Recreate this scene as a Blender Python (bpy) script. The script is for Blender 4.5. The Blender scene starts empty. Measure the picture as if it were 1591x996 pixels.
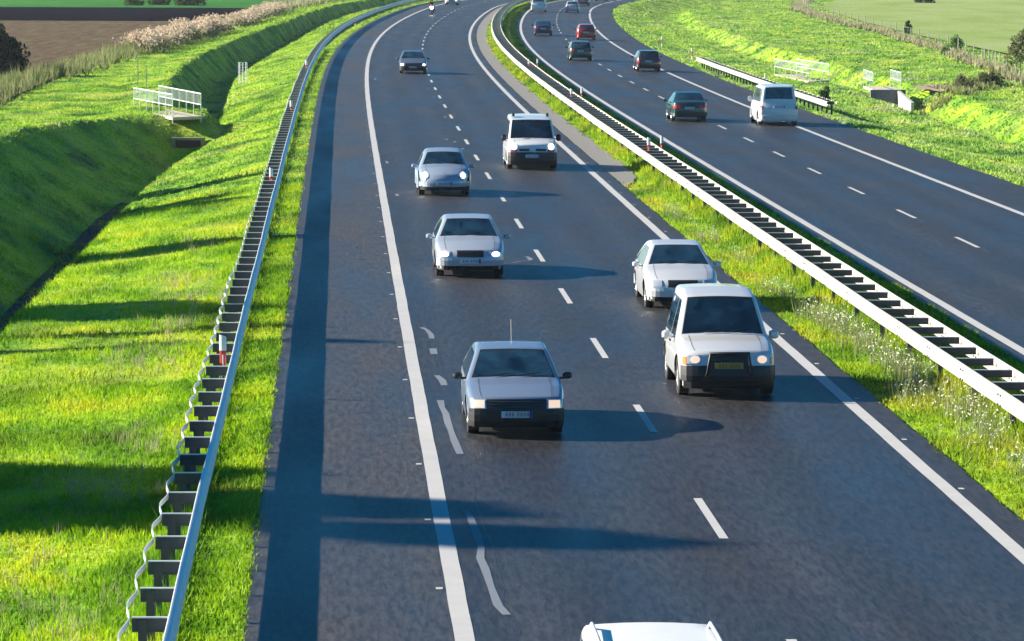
import bpy, bmesh, math, random
import numpy as np
from mathutils import Vector, Matrix
random.seed(7)
rng = np.random.default_rng(11)
R = math.radians
scene = bpy.context.scene
col = scene.collection

# ------------------------------------------------------------------ camera, world, sun, exposure
CAM_H, FPX, TP, ROLL = 8.357909, 6051.325, 0.0972637, 0.00431833
cam_d = bpy.data.cameras.new('camera')
cam_d.sensor_width = 36
cam_d.lens = FPX / 1591 * 36
cam_d.clip_start = 1; cam_d.clip_end = 9000
cam = bpy.data.objects.new('camera', cam_d); col.objects.link(cam)
cam.matrix_world = (Matrix.Translation((0, 0, CAM_H))
                    @ Matrix.Rotation(R(90) - math.atan(TP), 4, 'X')
                    @ Matrix.Rotation(ROLL, 4, 'Z'))
scene.camera = cam

HAZE = 0.00008
SUN_ELEV = R(23.0)
SUN_DIR_A = R(-12.0)            # direction the light travels, from +X
world = bpy.data.worlds.new('World'); scene.world = world
world.use_nodes = True
wn = world.node_tree.nodes; wl = world.node_tree.links
for n in list(wn): wn.remove(n)
sky = wn.new('ShaderNodeTexSky'); sky.sky_type = 'NISHITA'; sky.sun_disc = False
sky.sun_elevation = SUN_ELEV
sky.sun_rotation = R(270) - SUN_DIR_A
sky.air_density = 0.75; sky.dust_density = 0.15; sky.ozone_density = 4.0
hs = wn.new('ShaderNodeHueSaturation'); hs.inputs['Saturation'].default_value = 1.75; hs.inputs['Hue'].default_value = 0.492
bg = wn.new('ShaderNodeBackground'); bg.inputs['Strength'].default_value = 0.05
wo = wn.new('ShaderNodeOutputWorld')
wl.new(sky.outputs[0], hs.inputs['Color']); wl.new(hs.outputs[0], bg.inputs[0]); wl.new(bg.outputs[0], wo.inputs[0])
sun_d = bpy.data.lights.new('sun', 'SUN'); sun_d.energy = 5.0; sun_d.angle = R(0.55); sun_d.color = (1.0, 0.90, 0.74)
sun = bpy.data.objects.new('sun', sun_d); col.objects.link(sun)
ldir = Vector((math.cos(SUN_DIR_A) * math.cos(SUN_ELEV), math.sin(SUN_DIR_A) * math.cos(SUN_ELEV), -math.sin(SUN_ELEV)))
sun.rotation_euler = ldir.to_track_quat('-Z', 'Y').to_euler()
scene.view_settings.view_transform = 'Standard'
scene.view_settings.look = 'None'
scene.view_settings.exposure = 1.6
scene.view_settings.gamma = 1
scene.cycles.max_bounces = 6
scene.cycles.transparent_max_bounces = 6
scene.cycles.use_denoising = True

# ------------------------------------------------------------------ road alignment: s along the motorway, o across it (right positive)
X0, TH0 = -0.726842, -0.04680405
KC = [0.320322, -1.714308, 3.156307, 2.084922, -1.589064, -3.033485, -1.230786, 2.781618]
GC = [-0.003767, -0.84844, 0.964574, -0.25896]
S_ = np.arange(-1500, 3600, 1.0)
u_ = (np.clip(S_, -200, 1200) - 50) / 450
TH = TH0 + sum(k * u_ ** (i + 1) / 10 for i, k in enumerate(KC))
i0, i1 = np.searchsorted(S_, 20), np.searchsorted(S_, 500)
TH[:i0] = TH[i0]
TH[i1:] = TH[i1] + np.minimum((S_[i1:] - S_[i1]) * .0009, .30)
PX = np.cumsum(np.sin(TH)); PY = np.cumsum(np.cos(TH)); j0 = np.searchsorted(S_, 50)
PX = PX - PX[j0] + X0; PY = PY - PY[j0] + 50
def cross(s):
    uu = np.clip((np.asarray(s, float) - 50) / 450, -.05, 1.0)
    return (GC[0] + GC[1] * uu + GC[2] * uu ** 2 + GC[3] * uu ** 3) / 10
def plane(s, o): return cross(s) * np.clip(o, -3.6, 24.0)
def XY(s, o):
    t = np.interp(s, S_, TH)
    return np.interp(s, S_, PX) + np.cos(t) * o, np.interp(s, S_, PY) - np.sin(t) * o
def theta(s): return float(np.interp(s, S_, TH))
def RP(s, o, h=0.0):
    x, y = XY(s, o); return Vector((float(x), float(y), float(plane(s, o)) + h))
_sn = [(rng.uniform(0, 6.28), rng.uniform(0, 6.28), rng.uniform(.6, 1.6)) for _ in range(16)]
def noise2(x, y, sc):
    a = 0
    for k, (an, ph, fr) in enumerate(_sn):
        a = a + np.sin((x * math.cos(an) + y * math.sin(an)) * fr * 2.2 / sc + ph + 1.3 * np.sin((x * math.sin(an) - y * math.cos(an)) / sc * .7 + ph))
    return a / 8
def ground_rel(s, o):
    """height of the land in metres, world z, vectorised"""
    s = np.asarray(s, float); o = np.asarray(o, float)
    s, o = np.broadcast_arrays(s, o)
    pl = plane(s, o)
    # left side: verge, ditch, far bank, field
    dep = np.interp(s, [0, 150, 180, 184.5, 187.5, 197, 200, 240, 560, 640], [-2.45, -2.4, -2.3, -2.2, -.16, -.16, -1.8, -1.6, -1.2, -1.1])
    ob = np.interp(s, [0, 110, 150, 170, 188, 215, 270, 314, 364, 506, 700], [-10.9, -10.8, -10.5, -9.7, -8.6, -8.9, -10.2, -9.8, -9.5, -11.2, -12])
    ot = np.interp(s, [0, 150, 168, 183, 200, 235, 270, 300, 400, 506, 700], [-15.4, -15.4, -15.0, -12.2, -11.0, -11.7, -12.2, -11.9, -11.2, -12.9, -13.7])
    tp_ = np.interp(s, [0, 160, 186, 200, 240, 600], [.5, .5, .05, .1, .2, .1])
    zv = np.interp(s, [40, 90, 110, 150, 185, 200, 600], [-.32, -.40, -.75, -1.15, -1.1, -1.0, -.8]); kn = ob + np.interp(s, [40, 120, 200], [1.9, 1.8, 1.3])
    def seg(v, a, za, b, zb):
        t = np.clip((v - a) / (b - a), 0, 1); return za + (zb - za) * t
    zL = np.where(o > -4.3, seg(o, -2.6, pl * 0, -4.3, -.14),
         np.where(o > kn, -.14 + (zv + .14) * np.clip((o + 4.3) / (kn + 4.3), 0, 1) ** 1.15,
         np.where(o > ob + .5, zv + (dep - zv) * np.clip((kn - o) / (kn - ob - .5), 0, 1),
         np.where(o > ob - .5, dep,
         np.where(o > ot, dep + (tp_ - dep) * np.clip((ob - .5 - o) / (ob - .5 - ot), 0, 1),
                  np.maximum(tp_ - .12 * (ot - o), -.2))))))
    zL = zL + pl * np.clip(1 + (o + 3.6) / 4, 0, 1)
    # median
    zM = pl - .03 + .15 * np.sin(np.clip((o - 9.45) / (12.35 - 9.45), 0, 1) * math.pi)
    # right side
    dR = np.interp(s, [0, 120, 235, 262, 500, 640], [-1.9, -2.0, -2.25, -2.1, -1.7, -1.5])
    oR = np.interp(s, [0, 190, 255, 330, 450, 526, 700], [33., 33.2, 34.2, 33.2, 31.2, 30.6, 30.])
    zR = np.where(o < 24.2, pl - .05 * np.clip((o - 23.1) / 1., 0, 1),
         np.where(o < 26.8, seg(o, 24.2, pl - .05, 26.8, -1.05),
         np.where(o < oR - 3.2, -1.05 - .0 * o,
         np.where(o < oR - .8, -1.05 + (dR + 1.05) * np.clip((o - oR + 3.2) / 2.4, 0, 1),
         np.where(o < oR + .8, dR,
         np.where(o < oR + 2.4, dR + (-1.0 - dR) * np.clip((o - oR - .8) / 1.6, 0, 1), -1.0 + .3 * np.clip((o - 37) / 12, 0, 1)))))))
    z = np.where(o < -2.6, zL, np.where(o > 23.1, zR, np.where((o > 8.4) & (o < 12.35), zM, pl - .06)))
    x, y = XY(s, o)
    bump = noise2(x, y, 2.6) * .014 + noise2(x + 50, y, 9) * .035
    amp = np.where(o < -2.6, np.clip((-o - 3.6) / 3, 0, 1), np.where(o > 23.1, np.clip((o - 24) / 3, 0, 1), np.where((o > 8.6) & (o < 12.1), .25, 0)))
    bump2 = noise2(x * .8, y * .25 + 9, 2.2) * .09 * np.clip((o - 26) / 4, 0, 1)
    return z + bump * amp + bump2
def GP(s, o, h=0.0):
    x, y = XY(s, o); return Vector((float(x), float(y), float(ground_rel(s, o)) + h))

# ------------------------------------------------------------------ materials
def mat(name):
    m = bpy.data.materials.new(name); m.use_nodes = True
    return m, m.node_tree.nodes, m.node_tree.links, m.node_tree.nodes['Principled BSDF']
_simple = {}
def simple(name, c, rough=.5, metal=0.0, coat=0.0, emit=None, es=0.0, spec=.5, var=0.06, scale=6):
    if name in _simple: return _simple[name]
    m, N, L, b = mat(name)
    b.inputs['Roughness'].default_value = rough; b.inputs['Metallic'].default_value = metal
    b.inputs['Coat Weight'].default_value = coat; b.inputs['Coat Roughness'].default_value = .04
    b.inputs['Specular IOR Level'].default_value = spec
    tc = N.new('ShaderNodeTexCoord'); nz = N.new('ShaderNodeTexNoise'); nz.inputs['Scale'].default_value = scale
    nz.inputs['Detail'].default_value = 4
    mp = N.new('ShaderNodeMapRange'); mp.inputs[3].default_value = 1 - var; mp.inputs[4].default_value = 1 + var
    mx = N.new('ShaderNodeMix'); mx.data_type = 'RGBA'; mx.blend_type = 'MULTIPLY'; mx.inputs[0].default_value = 1
    mx.inputs[6].default_value = (*c, 1)
    cc = N.new('ShaderNodeCombineColor')
    L.new(tc.outputs['Object'], nz.inputs['Vector']); L.new(nz.outputs[0], mp.inputs[0])
    for k in range(3): L.new(mp.outputs[0], cc.inputs[k])
    L.new(cc.outputs[0], mx.inputs[7]); L.new(mx.outputs[2], b.inputs['Base Color'])
    if emit:
        b.inputs['Emission Color'].default_value = (*emit, 1); b.inputs['Emission Strength'].default_value = es
    _simple[name] = m
    return m

def ramp(N, stops):
    r = N.new('ShaderNodeValToRGB')
    el = r.color_ramp.elements
    while len(el) > 1: el.remove(el[-1])
    el[0].position, el[0].color = stops[0][0], (*stops[0][1], 1)
    for p_, c in stops[1:]:
        e = el.new(p_); e.color = (*c, 1)
    return r
def noise_node(N, L, vec, scale, detail=5, rough=.55, mapscale=None):
    n = N.new('ShaderNodeTexNoise'); n.inputs['Scale'].default_value = scale
    n.inputs['Detail'].default_value = detail; n.inputs['Roughness'].default_value = rough
    if mapscale:
        mp = N.new('ShaderNodeMapping'); mp.inputs['Scale'].default_value = mapscale
        L.new(vec, mp.inputs['Vector']); L.new(mp.outputs[0], n.inputs['Vector'])
    else: L.new(vec, n.inputs['Vector'])
    return n
def mixc(N, L, fac, a, b, mode='MIX'):
    m = N.new('ShaderNodeMix'); m.data_type = 'RGBA'; m.blend_type = mode
    for sock, v in ((m.inputs[0], fac), (m.inputs[6], a), (m.inputs[7], b)):
        if isinstance(v, (int, float)): sock.default_value = v
        elif isinstance(v, tuple): sock.default_value = (*v, 1) if len(v) == 3 else v
        else: L.new(v, sock)
    return m.outputs[2]
def maprange(N, L, v, a, b, c=0., d=1.):
    m = N.new('ShaderNodeMapRange'); L.new(v, m.inputs[0])
    for k, q in enumerate((a, b, c, d)): m.inputs[k + 1].default_value = q
    return m.outputs[0]

def grass_mat(name, blade=False, dry=0.35, tint=(1, 1, 1)):
    m, N, L, b = mat(name)
    tc = N.new('ShaderNodeNewGeometry'); pos = tc.outputs['Position']
    n1 = noise_node(N, L, pos, .55, 5, .6, (1, .45, 1))
    r1 = ramp(N, [(.32, (.025, .085, .006)), (.45, (.085, .20, .008)), (.56, (.155, .28, .012)), (.70, (.25, .31, .02))])
    L.new(n1.outputs[0], r1.inputs[0])
    n2 = noise_node(N, L, pos, .16, 3, .6)
    f2 = maprange(N, L, n2.outputs[0], .52, .75, 0, dry)
    c = mixc(N, L, f2, r1.outputs[0], (.32, .29, .09))
    n3 = noise_node(N, L, pos, 9, 4, .7)
    f3 = maprange(N, L, n3.outputs[0], .3, .7, .55, 1.4)
    cc = N.new('ShaderNodeCombineColor')
    for k in range(3): L.new(f3, cc.inputs[k])
    c = mixc(N, L, 1.0, c, cc.outputs[0], 'MULTIPLY')
    c = mixc(N, L, 1.0, c, tint, 'MULTIPLY')
    L.new(c, b.inputs['Base Color']); b.inputs['Roughness'].default_value = .7
    b.inputs['Specular IOR Level'].default_value = .25
    if blade:
        tr = N.new('ShaderNodeBsdfTranslucent'); L.new(c, tr.inputs['Color'])
        ms = N.new('ShaderNodeMixShader'); ms.inputs[0].default_value = .4
        L.new(b.outputs[0], ms.inputs[1]); L.new(tr.outputs[0], ms.inputs[2])
        L.new(ms.outputs[0], N['Material Output'].inputs['Surface'])
    else:
        bp = N.new('ShaderNodeBump'); bp.inputs['Strength'].default_value = .8; bp.inputs['Distance'].default_value = .12
        L.new(n3.outputs[0], bp.inputs['Height']); L.new(bp.outputs[0], b.inputs['Normal'])
    return m
M_GROUND = grass_mat('grass_ground', False, .35, (1.7, 1.55, .8))
M_BLADE = grass_mat('grass_blades', True, .35, (2.0, 1.75, .7))
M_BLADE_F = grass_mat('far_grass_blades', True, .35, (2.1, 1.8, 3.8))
M_BLADE_M = grass_mat('median_grass_blades', True, .75, (1.9, 1.5, .9))
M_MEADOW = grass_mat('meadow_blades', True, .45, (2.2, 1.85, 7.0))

def asphalt(name, base, track, uv_tracks):
    m, N, L, b = mat(name)
    uv = N.new('ShaderNodeUVMap'); uv.uv_map = 'UVMap'
    sx = N.new('ShaderNodeSeparateXYZ'); L.new(uv.outputs[0], sx.inputs[0])
    nA = noise_node(N, L, uv.outputs[0], 1.0, 4, .6, (.9, .10, 1))      # long streaks
    nB = noise_node(N, L, uv.outputs[0], 1.0, 5, .6, (.35, .06, 1))
    geo = N.new('ShaderNodeNewGeometry')
    nC = noise_node(N, L, uv.outputs[0], 1, 4, .8, (11, 1.5, 1))          # aggregate
    nD = noise_node(N, L, uv.outputs[0], 1, 2, .8, (30, 4, 1))
    fac = maprange(N, L, nA.outputs[0], .35, .65, .1, .8)
    # wheel tracks
    ws = None
    for o in uv_tracks:
        s1 = N.new('ShaderNodeMath'); s1.operation = 'SUBTRACT'; L.new(sx.outputs[0], s1.inputs[0]); s1.inputs[1].default_value = o
        a1 = N.new('ShaderNodeMath'); a1.operation = 'ABSOLUTE'; L.new(s1.outputs[0], a1.inputs[0])
        g = maprange(N, L, a1.outputs[0], .1, .65, 1, 0)
        if ws is None: ws = g
        else:
            mx = N.new('ShaderNodeMath'); mx.operation = 'MAXIMUM'; L.new(ws, mx.inputs[0]); L.new(g, mx.inputs[1]); ws = mx.outputs[0]
    c = mixc(N, L, fac, base, track)
    if ws is not None:
        q = N.new('ShaderNodeMath'); q.operation = 'MULTIPLY'; L.new(ws, q.inputs[0]); L.new(maprange(N, L, nB.outputs[0], .3, .7, .2, 1), q.inputs[1])
        c = mixc(N, L, q.outputs[0], c, tuple(v * 1.25 for v in track))
    f = maprange(N, L, nB.outputs[0], .25, .75, .82, 1.2)
    f2 = maprange(N, L, nC.outputs[0], .40, .60, .6, 1.45)
    f3 = maprange(N, L, nD.outputs[0], .62, .78, 1, 2.3)
    for ff in (f, f2, f3):
        cc = N.new('ShaderNodeCombineColor')
        for k in range(3): L.new(ff, cc.inputs[k])
        c = mixc(N, L, 1.0, c, cc.outputs[0], 'MULTIPLY')
    L.new(c, b.inputs['Base Color'])
    L.new(maprange(N, L, nB.outputs[0], .3, .7, .38, .58), b.inputs['Roughness'])
    b.inputs['Specular IOR Level'].default_value = .3
    bp = N.new('ShaderNodeBump'); bp.inputs['Strength'].default_value = .35; bp.inputs['Distance'].default_value = .01
    L.new(nC.outputs[0], bp.inputs['Height']); L.new(bp.outputs[0], b.inputs['Normal'])
    return m
M_LANES = asphalt('lane_asphalt', (.022, .0198, .0198), (.0245, .0265, .0325), (.95, 2.75, 4.85, 6.65))
M_LANES2 = asphalt('lane_asphalt_far', (.022, .0198, .0198), (.0245, .0265, .0325), (13.6, 15.4, 17.5, 19.3))
M_SHOULDER = asphalt('shoulder_asphalt', (.046, .040, .036), (.037, .034, .034), ())
M_SHOULDER2 = asphalt('shoulder_asphalt_dark', (.026, .0225, .022), (.030, .026, .026), ())

def paint_mat(name, c, wear=.35):
    m, N, L, b = mat(name)
    geo = N.new('ShaderNodeNewGeometry')
    n = noise_node(N, L, geo.outputs['Position'], 22, 5, .75)
    n2 = noise_node(N, L, geo.outputs['Position'], 1.3, 4, .6)
    f = maprange(N, L, n.outputs[0], .55, .72, 0, wear)
    cc = mixc(N, L, f, c, tuple(v * .45 for v in c))
    f2 = maprange(N, L, n2.outputs[0], .35, .75, 0, .35)
    cc = mixc(N, L, f2, cc, tuple(v * .72 for v in c))
    L.new(cc, b.inputs['Base Color']); b.inputs['Roughness'].default_value = .65
    return m
M_LINE = paint_mat('white_line_paint', (.42, .42, .42), .3)
M_LINE_OLD = paint_mat('grey_line_paint', (.15, .17, .205), .4)
M_CONC = paint_mat('weathered_concrete', (.20, .19, .17), .5)
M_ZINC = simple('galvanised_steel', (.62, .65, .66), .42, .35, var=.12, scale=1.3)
M_ZINCD = simple('galvanised_steel_dark', (.045, .055, .075), .6, .2, var=.15, scale=3)  # same steel darkened, for the shaded faces of the spacer arms
M_RAILPALE = simple('pale_weathered_rail_steel', (.38, .37, .335), .6, .05, var=.22, scale=1.1)
M_RUBBER = simple('tyre_rubber', (.018, .018, .02), .8, var=.1)
M_BLACK = simple('black_plastic', (.012, .014, .018), .45, var=.1)
M_UNDER = simple('underbody_black', (.008, .008, .01), .9)
M_RIM = simple('alloy_rim', (.45, .46, .48), .3, .8)
M_CHROME = simple('chrome_trim', (.7, .7, .72), .15, 1.0)
M_HEAD = simple('headlight_lit', (.9, .9, .88), .2, emit=(1, .95, .88), es=.75)
M_HEADW = simple('headlight_lit_warm', (.35, .30, .28), .3, emit=(1, .72, .50), es=.30)
M_HEADOFF = simple('headlight_lens', (.55, .58, .62), .12, .3, coat=.6)
M_BEAM = simple('motorcycle_beam', (1, .9, .75), .2, emit=(1, .86, .62), es=7)
M_REDL = simple('red_lamp', (.42, .015, .02), .2, coat=.5)
M_ORANGE = simple('amber_lamp', (.75, .20, .03), .25, coat=.4)
M_INDRED = simple('front_indicator_red', (.38, .06, .06), .25, coat=.4)
M_PLATE = simple('plate_white', (.62, .64, .68), .5)
M_PLATEY = simple('plate_yellow', (.55, .27, .02), .5)
M_PLBLUE = simple('plate_blue', (.01, .03, .22), .5)
M_INK = simple('plate_ink', (.02, .02, .03), .6)
M_RED = simple('post_red', (.42, .02, .02), .45)
M_WHITE = simple('post_white', (.78, .78, .78), .5)
M_GLASSM, N, L, b = mat('tinted_glass')
b.inputs['Base Color'].default_value = (.010, .030, .048, 1); b.inputs['Roughness'].default_value = .05
b.inputs['Specular IOR Level'].default_value = .8; b.inputs['Coat Weight'].default_value = .5
geo = N.new('ShaderNodeNewGeometry'); n = noise_node(N, L, geo.outputs['Position'], 2.2, 2)
cr = ramp(N, [(.35, (.004, .012, .022)), (.65, (.018, .055, .085))]); L.new(n.outputs[0], cr.inputs[0]); L.new(cr.outputs[0], b.inputs['Base Color'])
def carpaint(name, c, metal=.0, rough=.32): return simple('paint_' + name, c, rough, metal, coat=.8, var=.02, scale=2)

# ------------------------------------------------------------------ helpers
def tag(o, label=None, cat=None, group=None, kind=None):
    if label: o['label'] = label
    if cat: o['category'] = cat
    if group: o['group'] = group
    if kind: o['kind'] = kind
    return o
def empty(name, loc, rz=0):
    o = bpy.data.objects.new(name, None); col.objects.link(o)
    o.location = loc; o.rotation_euler = (0, 0, rz); o.empty_display_size = .3
    return o
def fast_mesh(name, co, faces_n, idx, mats, parent=None, smooth=False, midx=None):
    """co (n,3); faces_n: loops per face (int) ; idx flat"""
    me = bpy.data.meshes.new(name)
    co = np.ascontiguousarray(co, dtype=np.float32); idx = np.ascontiguousarray(idx, dtype=np.int32).ravel()
    nf = len(idx) // faces_n
    me.vertices.add(len(co)); me.vertices.foreach_set('co', co.ravel())
    me.loops.add(len(idx)); me.loops.foreach_set('vertex_index', idx)
    me.polygons.add(nf); me.polygons.foreach_set('loop_start', np.arange(0, nf * faces_n, faces_n, dtype=np.int32))
    me.update(calc_edges=True)
    if smooth: me.polygons.foreach_set('use_smooth', np.ones(nf, bool))
    if midx is not None: me.polygons.foreach_set('material_index', np.ascontiguousarray(midx, dtype=np.int32))
    for m in (mats if isinstance(mats, (list, tuple)) else [mats]): me.materials.append(m)
    o = bpy.data.objects.new(name, me); col.objects.link(o)
    if parent: o.parent = parent
    return o
class MB:
    def __init__(s): s.v = []; s.f = []; s.m = []
    def add(s, vs, fs, mi=0):
        n = len(s.v); s.v += [tuple(v) for v in vs]; s.f += [tuple(n + i for i in f) for f in fs]; s.m += [mi] * len(fs)
    def box(s, c, d, mi=0, rz=0, M=None):
        x, y, z = [q / 2 for q in d]
        vs = [Vector((a, b_, e)) for a in (-x, x) for b_ in (-y, y) for e in (-z, z)]
        if rz: vs = [Matrix.Rotation(rz, 3, 'Z') @ v for v in vs]
        if M: vs = [M @ v for v in vs]
        s.add([v + Vector(c) for v in vs], [(0, 1, 3, 2), (4, 6, 7, 5), (0, 4, 5, 1), (2, 3, 7, 6), (0, 2, 6, 4), (1, 5, 7, 3)], mi)
    def tube(s, pts, r, n=8, mi=0, caps=True):
        pts = [Vector(p) for p in pts]; rs = r if isinstance(r, (list, tuple)) else [r] * len(pts)
        rings = []
        for i, p in enumerate(pts):
            d = (pts[min(i + 1, len(pts) - 1)] - pts[max(i - 1, 0)]).normalized()
            a = d.cross(Vector((0, 0, 1)));
            if a.length < 1e-3: a = d.cross(Vector((1, 0, 0)))
            a.normalize(); b_ = d.cross(a)
            rings.append([p + (a * math.cos(t) + b_ * math.sin(t)) * rs[i] for t in [k * 2 * math.pi / n for k in range(n)]])
        vs = [v for r_ in rings for v in r_]
        fs = [(i * n + k, i * n + (k + 1) % n, (i + 1) * n + (k + 1) % n, (i + 1) * n + k) for i in range(len(pts) - 1) for k in range(n)]
        if caps: fs += [tuple(range(n))[::-1], tuple((len(pts) - 1) * n + k for k in range(n))]
        s.add(vs, fs, mi)
    def build(s, name, mats, parent=None, smooth=False, merge=False):
        me = bpy.data.meshes.new(name); me.from_pydata(s.v, [], s.f)
        for m in (mats if isinstance(mats, (list, tuple)) else [mats]): me.materials.append(m)
        me.polygons.foreach_set('material_index', s.m)
        if merge:
            bm = bmesh.new(); bm.from_mesh(me); bmesh.ops.remove_doubles(bm, verts=bm.verts, dist=merge)
            bmesh.ops.recalc_face_normals(bm, faces=bm.faces); bm.to_mesh(me); bm.free()
        if smooth: me.polygons.foreach_set('use_smooth', [True] * len(me.polygons))
        me.update()
        o = bpy.data.objects.new(name, me); col.objects.link(o)
        if parent: o.parent = parent
        return o

# ------------------------------------------------------------------ ground: one sheet to the horizon
ss = np.concatenate([np.arange(-1400, -60, 110), np.arange(-60, 36, 12), np.arange(36, 340, .8), np.arange(340, 620, 2.0), np.arange(620, 900, 20), np.arange(900, 3500, 150)])
oo = np.concatenate([[-1400, -700, -350, -200, -140, -110, -90], np.arange(-75, -20, 5), np.arange(-20, -16.5, .5), np.arange(-16.5, -2.6, .3), [-2.6, -2.3, 0, 4, 7.9, 8.38],
                     np.arange(8.5, 12.3, .4), [12.34, 12.6, 16, 20, 22.9, 23.1], np.arange(23.4, 38, .35), np.arange(38, 60, 1.5), [62, 66, 70, 80, 100, 140, 200, 350, 700, 1400]])
SG, OG = np.meshgrid(ss, oo, indexing='ij')
GX, GY = XY(SG, OG); GZ = ground_rel(SG, OG)
n0, n1 = SG.shape
ii = (np.arange(n0 - 1)[:, None] * n1 + np.arange(n1 - 1)[None, :]).ravel()
quads = np.stack([ii, ii + 1, ii + n1 + 1, ii + n1], 1)[:, ::-1]
gnd = fast_mesh('ground', np.stack([GX.ravel(), GY.ravel(), GZ.ravel()], 1), 4, quads, M_GROUND, smooth=True)
tag(gnd, kind='structure')

def sheet(name, sv, ov_fn, mats, h, parent=None, kind=None, uv=True, rel=True, thick=0):
    """sheet following the road; ov_fn(s)-> array of o values"""
    sv = np.asarray(sv, float)
    O = np.array([ov_fn(s) for s in sv]); S2 = np.repeat(sv[:, None], O.shape[1], 1)
    x, y = XY(S2, O); z = (plane(S2, O) if rel else ground_rel(S2, O)) + h
    a, b_ = O.shape
    i_ = (np.arange(a - 1)[:, None] * b_ + np.arange(b_ - 1)[None, :]).ravel()
    q = np.stack([i_, i_ + 1, i_ + b_ + 1, i_ + b_], 1)
    q = np.stack([i_, i_ + 1, i_ + b_ + 1, i_ + b_], 1)
    o = fast_mesh(name, np.stack([x.ravel(), y.ravel(), z.ravel()], 1), 4, q, mats, parent)
    if uv:
        l = o.data.uv_layers.new(name='UVMap')
        li = np.empty(len(o.data.loops), np.int32); o.data.loops.foreach_get('vertex_index', li)
        U = np.stack([O.ravel(), S2.ravel()], 1)[li]; l.data.foreach_set('uv', U.astype(np.float32).ravel())
    if kind: tag(o, kind=kind)
    return o
sv = np.concatenate([np.arange(-300, 30, 20), np.arange(30, 620, .5), np.arange(620, 1600, 8)])
def wob(s, a, k): return a * (math.sin(s * 1.9 + k) * .4 + math.sin(s * .63 + 2 * k) * .6 + math.sin(s * 4.7 + k) * .25)
road1 = sheet('carriageway_towards', sv, lambda s: [-1e-3, 2, 4, 6, 7.98], M_LANES, .010, kind='structure')
sh1 = sheet('hard_shoulder', sv, lambda s: [-2.68 + wob(s, .035, 1), -1.4, -1e-3], M_SHOULDER, .010, kind='structure')
sh2 = sheet('median_edge_strip', sv, lambda s: [7.98, 8.2, 8.46 + wob(s, .03, 3)], M_SHOULDER2, .010, kind='structure')
road2 = sheet('carriageway_away', sv, lambda s: [12.33 + wob(s, .02, 5), 14, 16, 18, 20.45], M_LANES2, .010, kind='structure')
sh3 = sheet('hard_shoulder', sv, lambda s: [20.45, 21.6, 23.07 + wob(s, .035, 2)], M_SHOULDER2, .010, kind='structure')
strip = sheet('concrete_verge_strip', np.arange(135, 600, 1.), lambda s: [8.49 + wob(s, .02, 1), 8.5 + min(1, (s - 134) / 12) * .45, 8.55 + .90 * min(1, (s - 134) / 9) + wob(s, .10, 4) + wob(s * 3, .05, 2)], M_CONC, .012, kind='structure')

# road markings, painted on the carriageways
def band(name, s0, s1, o0, o1, parent, m=M_LINE, h=.015, step=1.0):
    return sheet(name, np.arange(s0, s1, step), lambda s: [o0 + wob(s, .006, o0), o1 + wob(s, .006, o1)], m, h, parent)
band('edge_line', -200, 800, -.12, .12, road1)
band('edge_line', -200, 800, 7.75, 7.99, road1)
band('edge_line', -200, 800, 12.60, 12.84, road2)
band('edge_line', -200, 800, 20.23, 20.47, road2)
def dashes(parent, oc, phase, m):
    mb = MB(); k = 0
    s = phase - 240
    while s < 760:
        ptsn = []
        for q in range(5):
            st = s + q * 1.0
            ptsn += [RP(st, oc - .065, .015), RP(st, oc + .065, .015)]
        mb.add(ptsn, [(2 * q, 2 * q + 1, 2 * q + 3, 2 * q + 2) for q in range(4)])
        s += 12
    o = mb.build('lane_dashes', m, parent); o['kind'] = 'stuff'
dashes(road1, 3.92, 54.1, M_LINE)
dashes(road2, 16.52, 108.6, M_LINE)
mb = MB()
for k in range(90):                 # short transverse ticks beside the edge lines, one every 6 m
    for (oa, ob_, ph) in ((-.25, -.16, 43.8), (8.05, 8.14, 47.0)):
        s = ph + 6.03 * k
        if s > 480: continue
        mb.add([RP(s, oa, .016), RP(s, ob_, .016), RP(s + .16, ob_, .016), RP(s + .16, oa, .016)], [(0, 1, 2, 3)])
o = mb.build('edge_ticks', M_LINE, road1); o['kind'] = 'stuff'
# smeared repair paint on the right of the near edge line
mb = MB()
def strip_pts(pts, w, h, mb=mb):
    v = []
    for i, (s, o) in enumerate(pts):
        ww = w * (1 + .15 * math.sin(i * 2.3)); v += [RP(s, o - ww / 2, h), RP(s, o + ww / 2, h)]
    mb.add(v, [(2 * q, 2 * q + 1, 2 * q + 3, 2 * q + 2) for q in range(len(pts) - 1)])
strip_pts([(47.9, .58), (48.6, .5), (50, .47), (51.5, .45), (52.4, .42), (53.3, .47), (54.6, .45), (56.2, .42), (56.9, .36)], .11, .0155)
strip_pts([(63.2, .50), (64.8, .46), (66.2, .44), (67.4, .42), (68.7, .42), (69.6, .38), (70.7, .38)], .12, .0155)
strip_pts([(73.1, .52), (74.0, .5), (74.8, .42)], .13, .0155)
strip_pts([(78.7, .47), (79.8, .47)], .14, .0155)
strip_pts([(81.8, .50), (82.7, .5), (83.6, .44), (84.2, .33)], .11, .0155)
strip_pts([(102.5, 4.6 - 1.0), (103.2, 3.62), (103.7, 3.55)], .12, .0155)
strip_pts([(101.6, 3.1), (102.2, 3.35), (102.5, 3.62)], .06, .0155)
for (s, o, dl) in ((128, .45, 1.2), (147, .35, 1.5), (158, 3.55, .8), (163.5, 3.4, 1.0), (165.5, 3.1, .8), (187, 3.6, 1.0), (236, .5, 3), (246, .6, 1.4), (212, 3.6, 1), (224, 3.5, 1)):
    strip_pts([(s, o), (s + dl / 2, o + .04), (s + dl, o - .02)], .10, .0155)
o = mb.build('repair_paint', M_LINE_OLD, road1)
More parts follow.
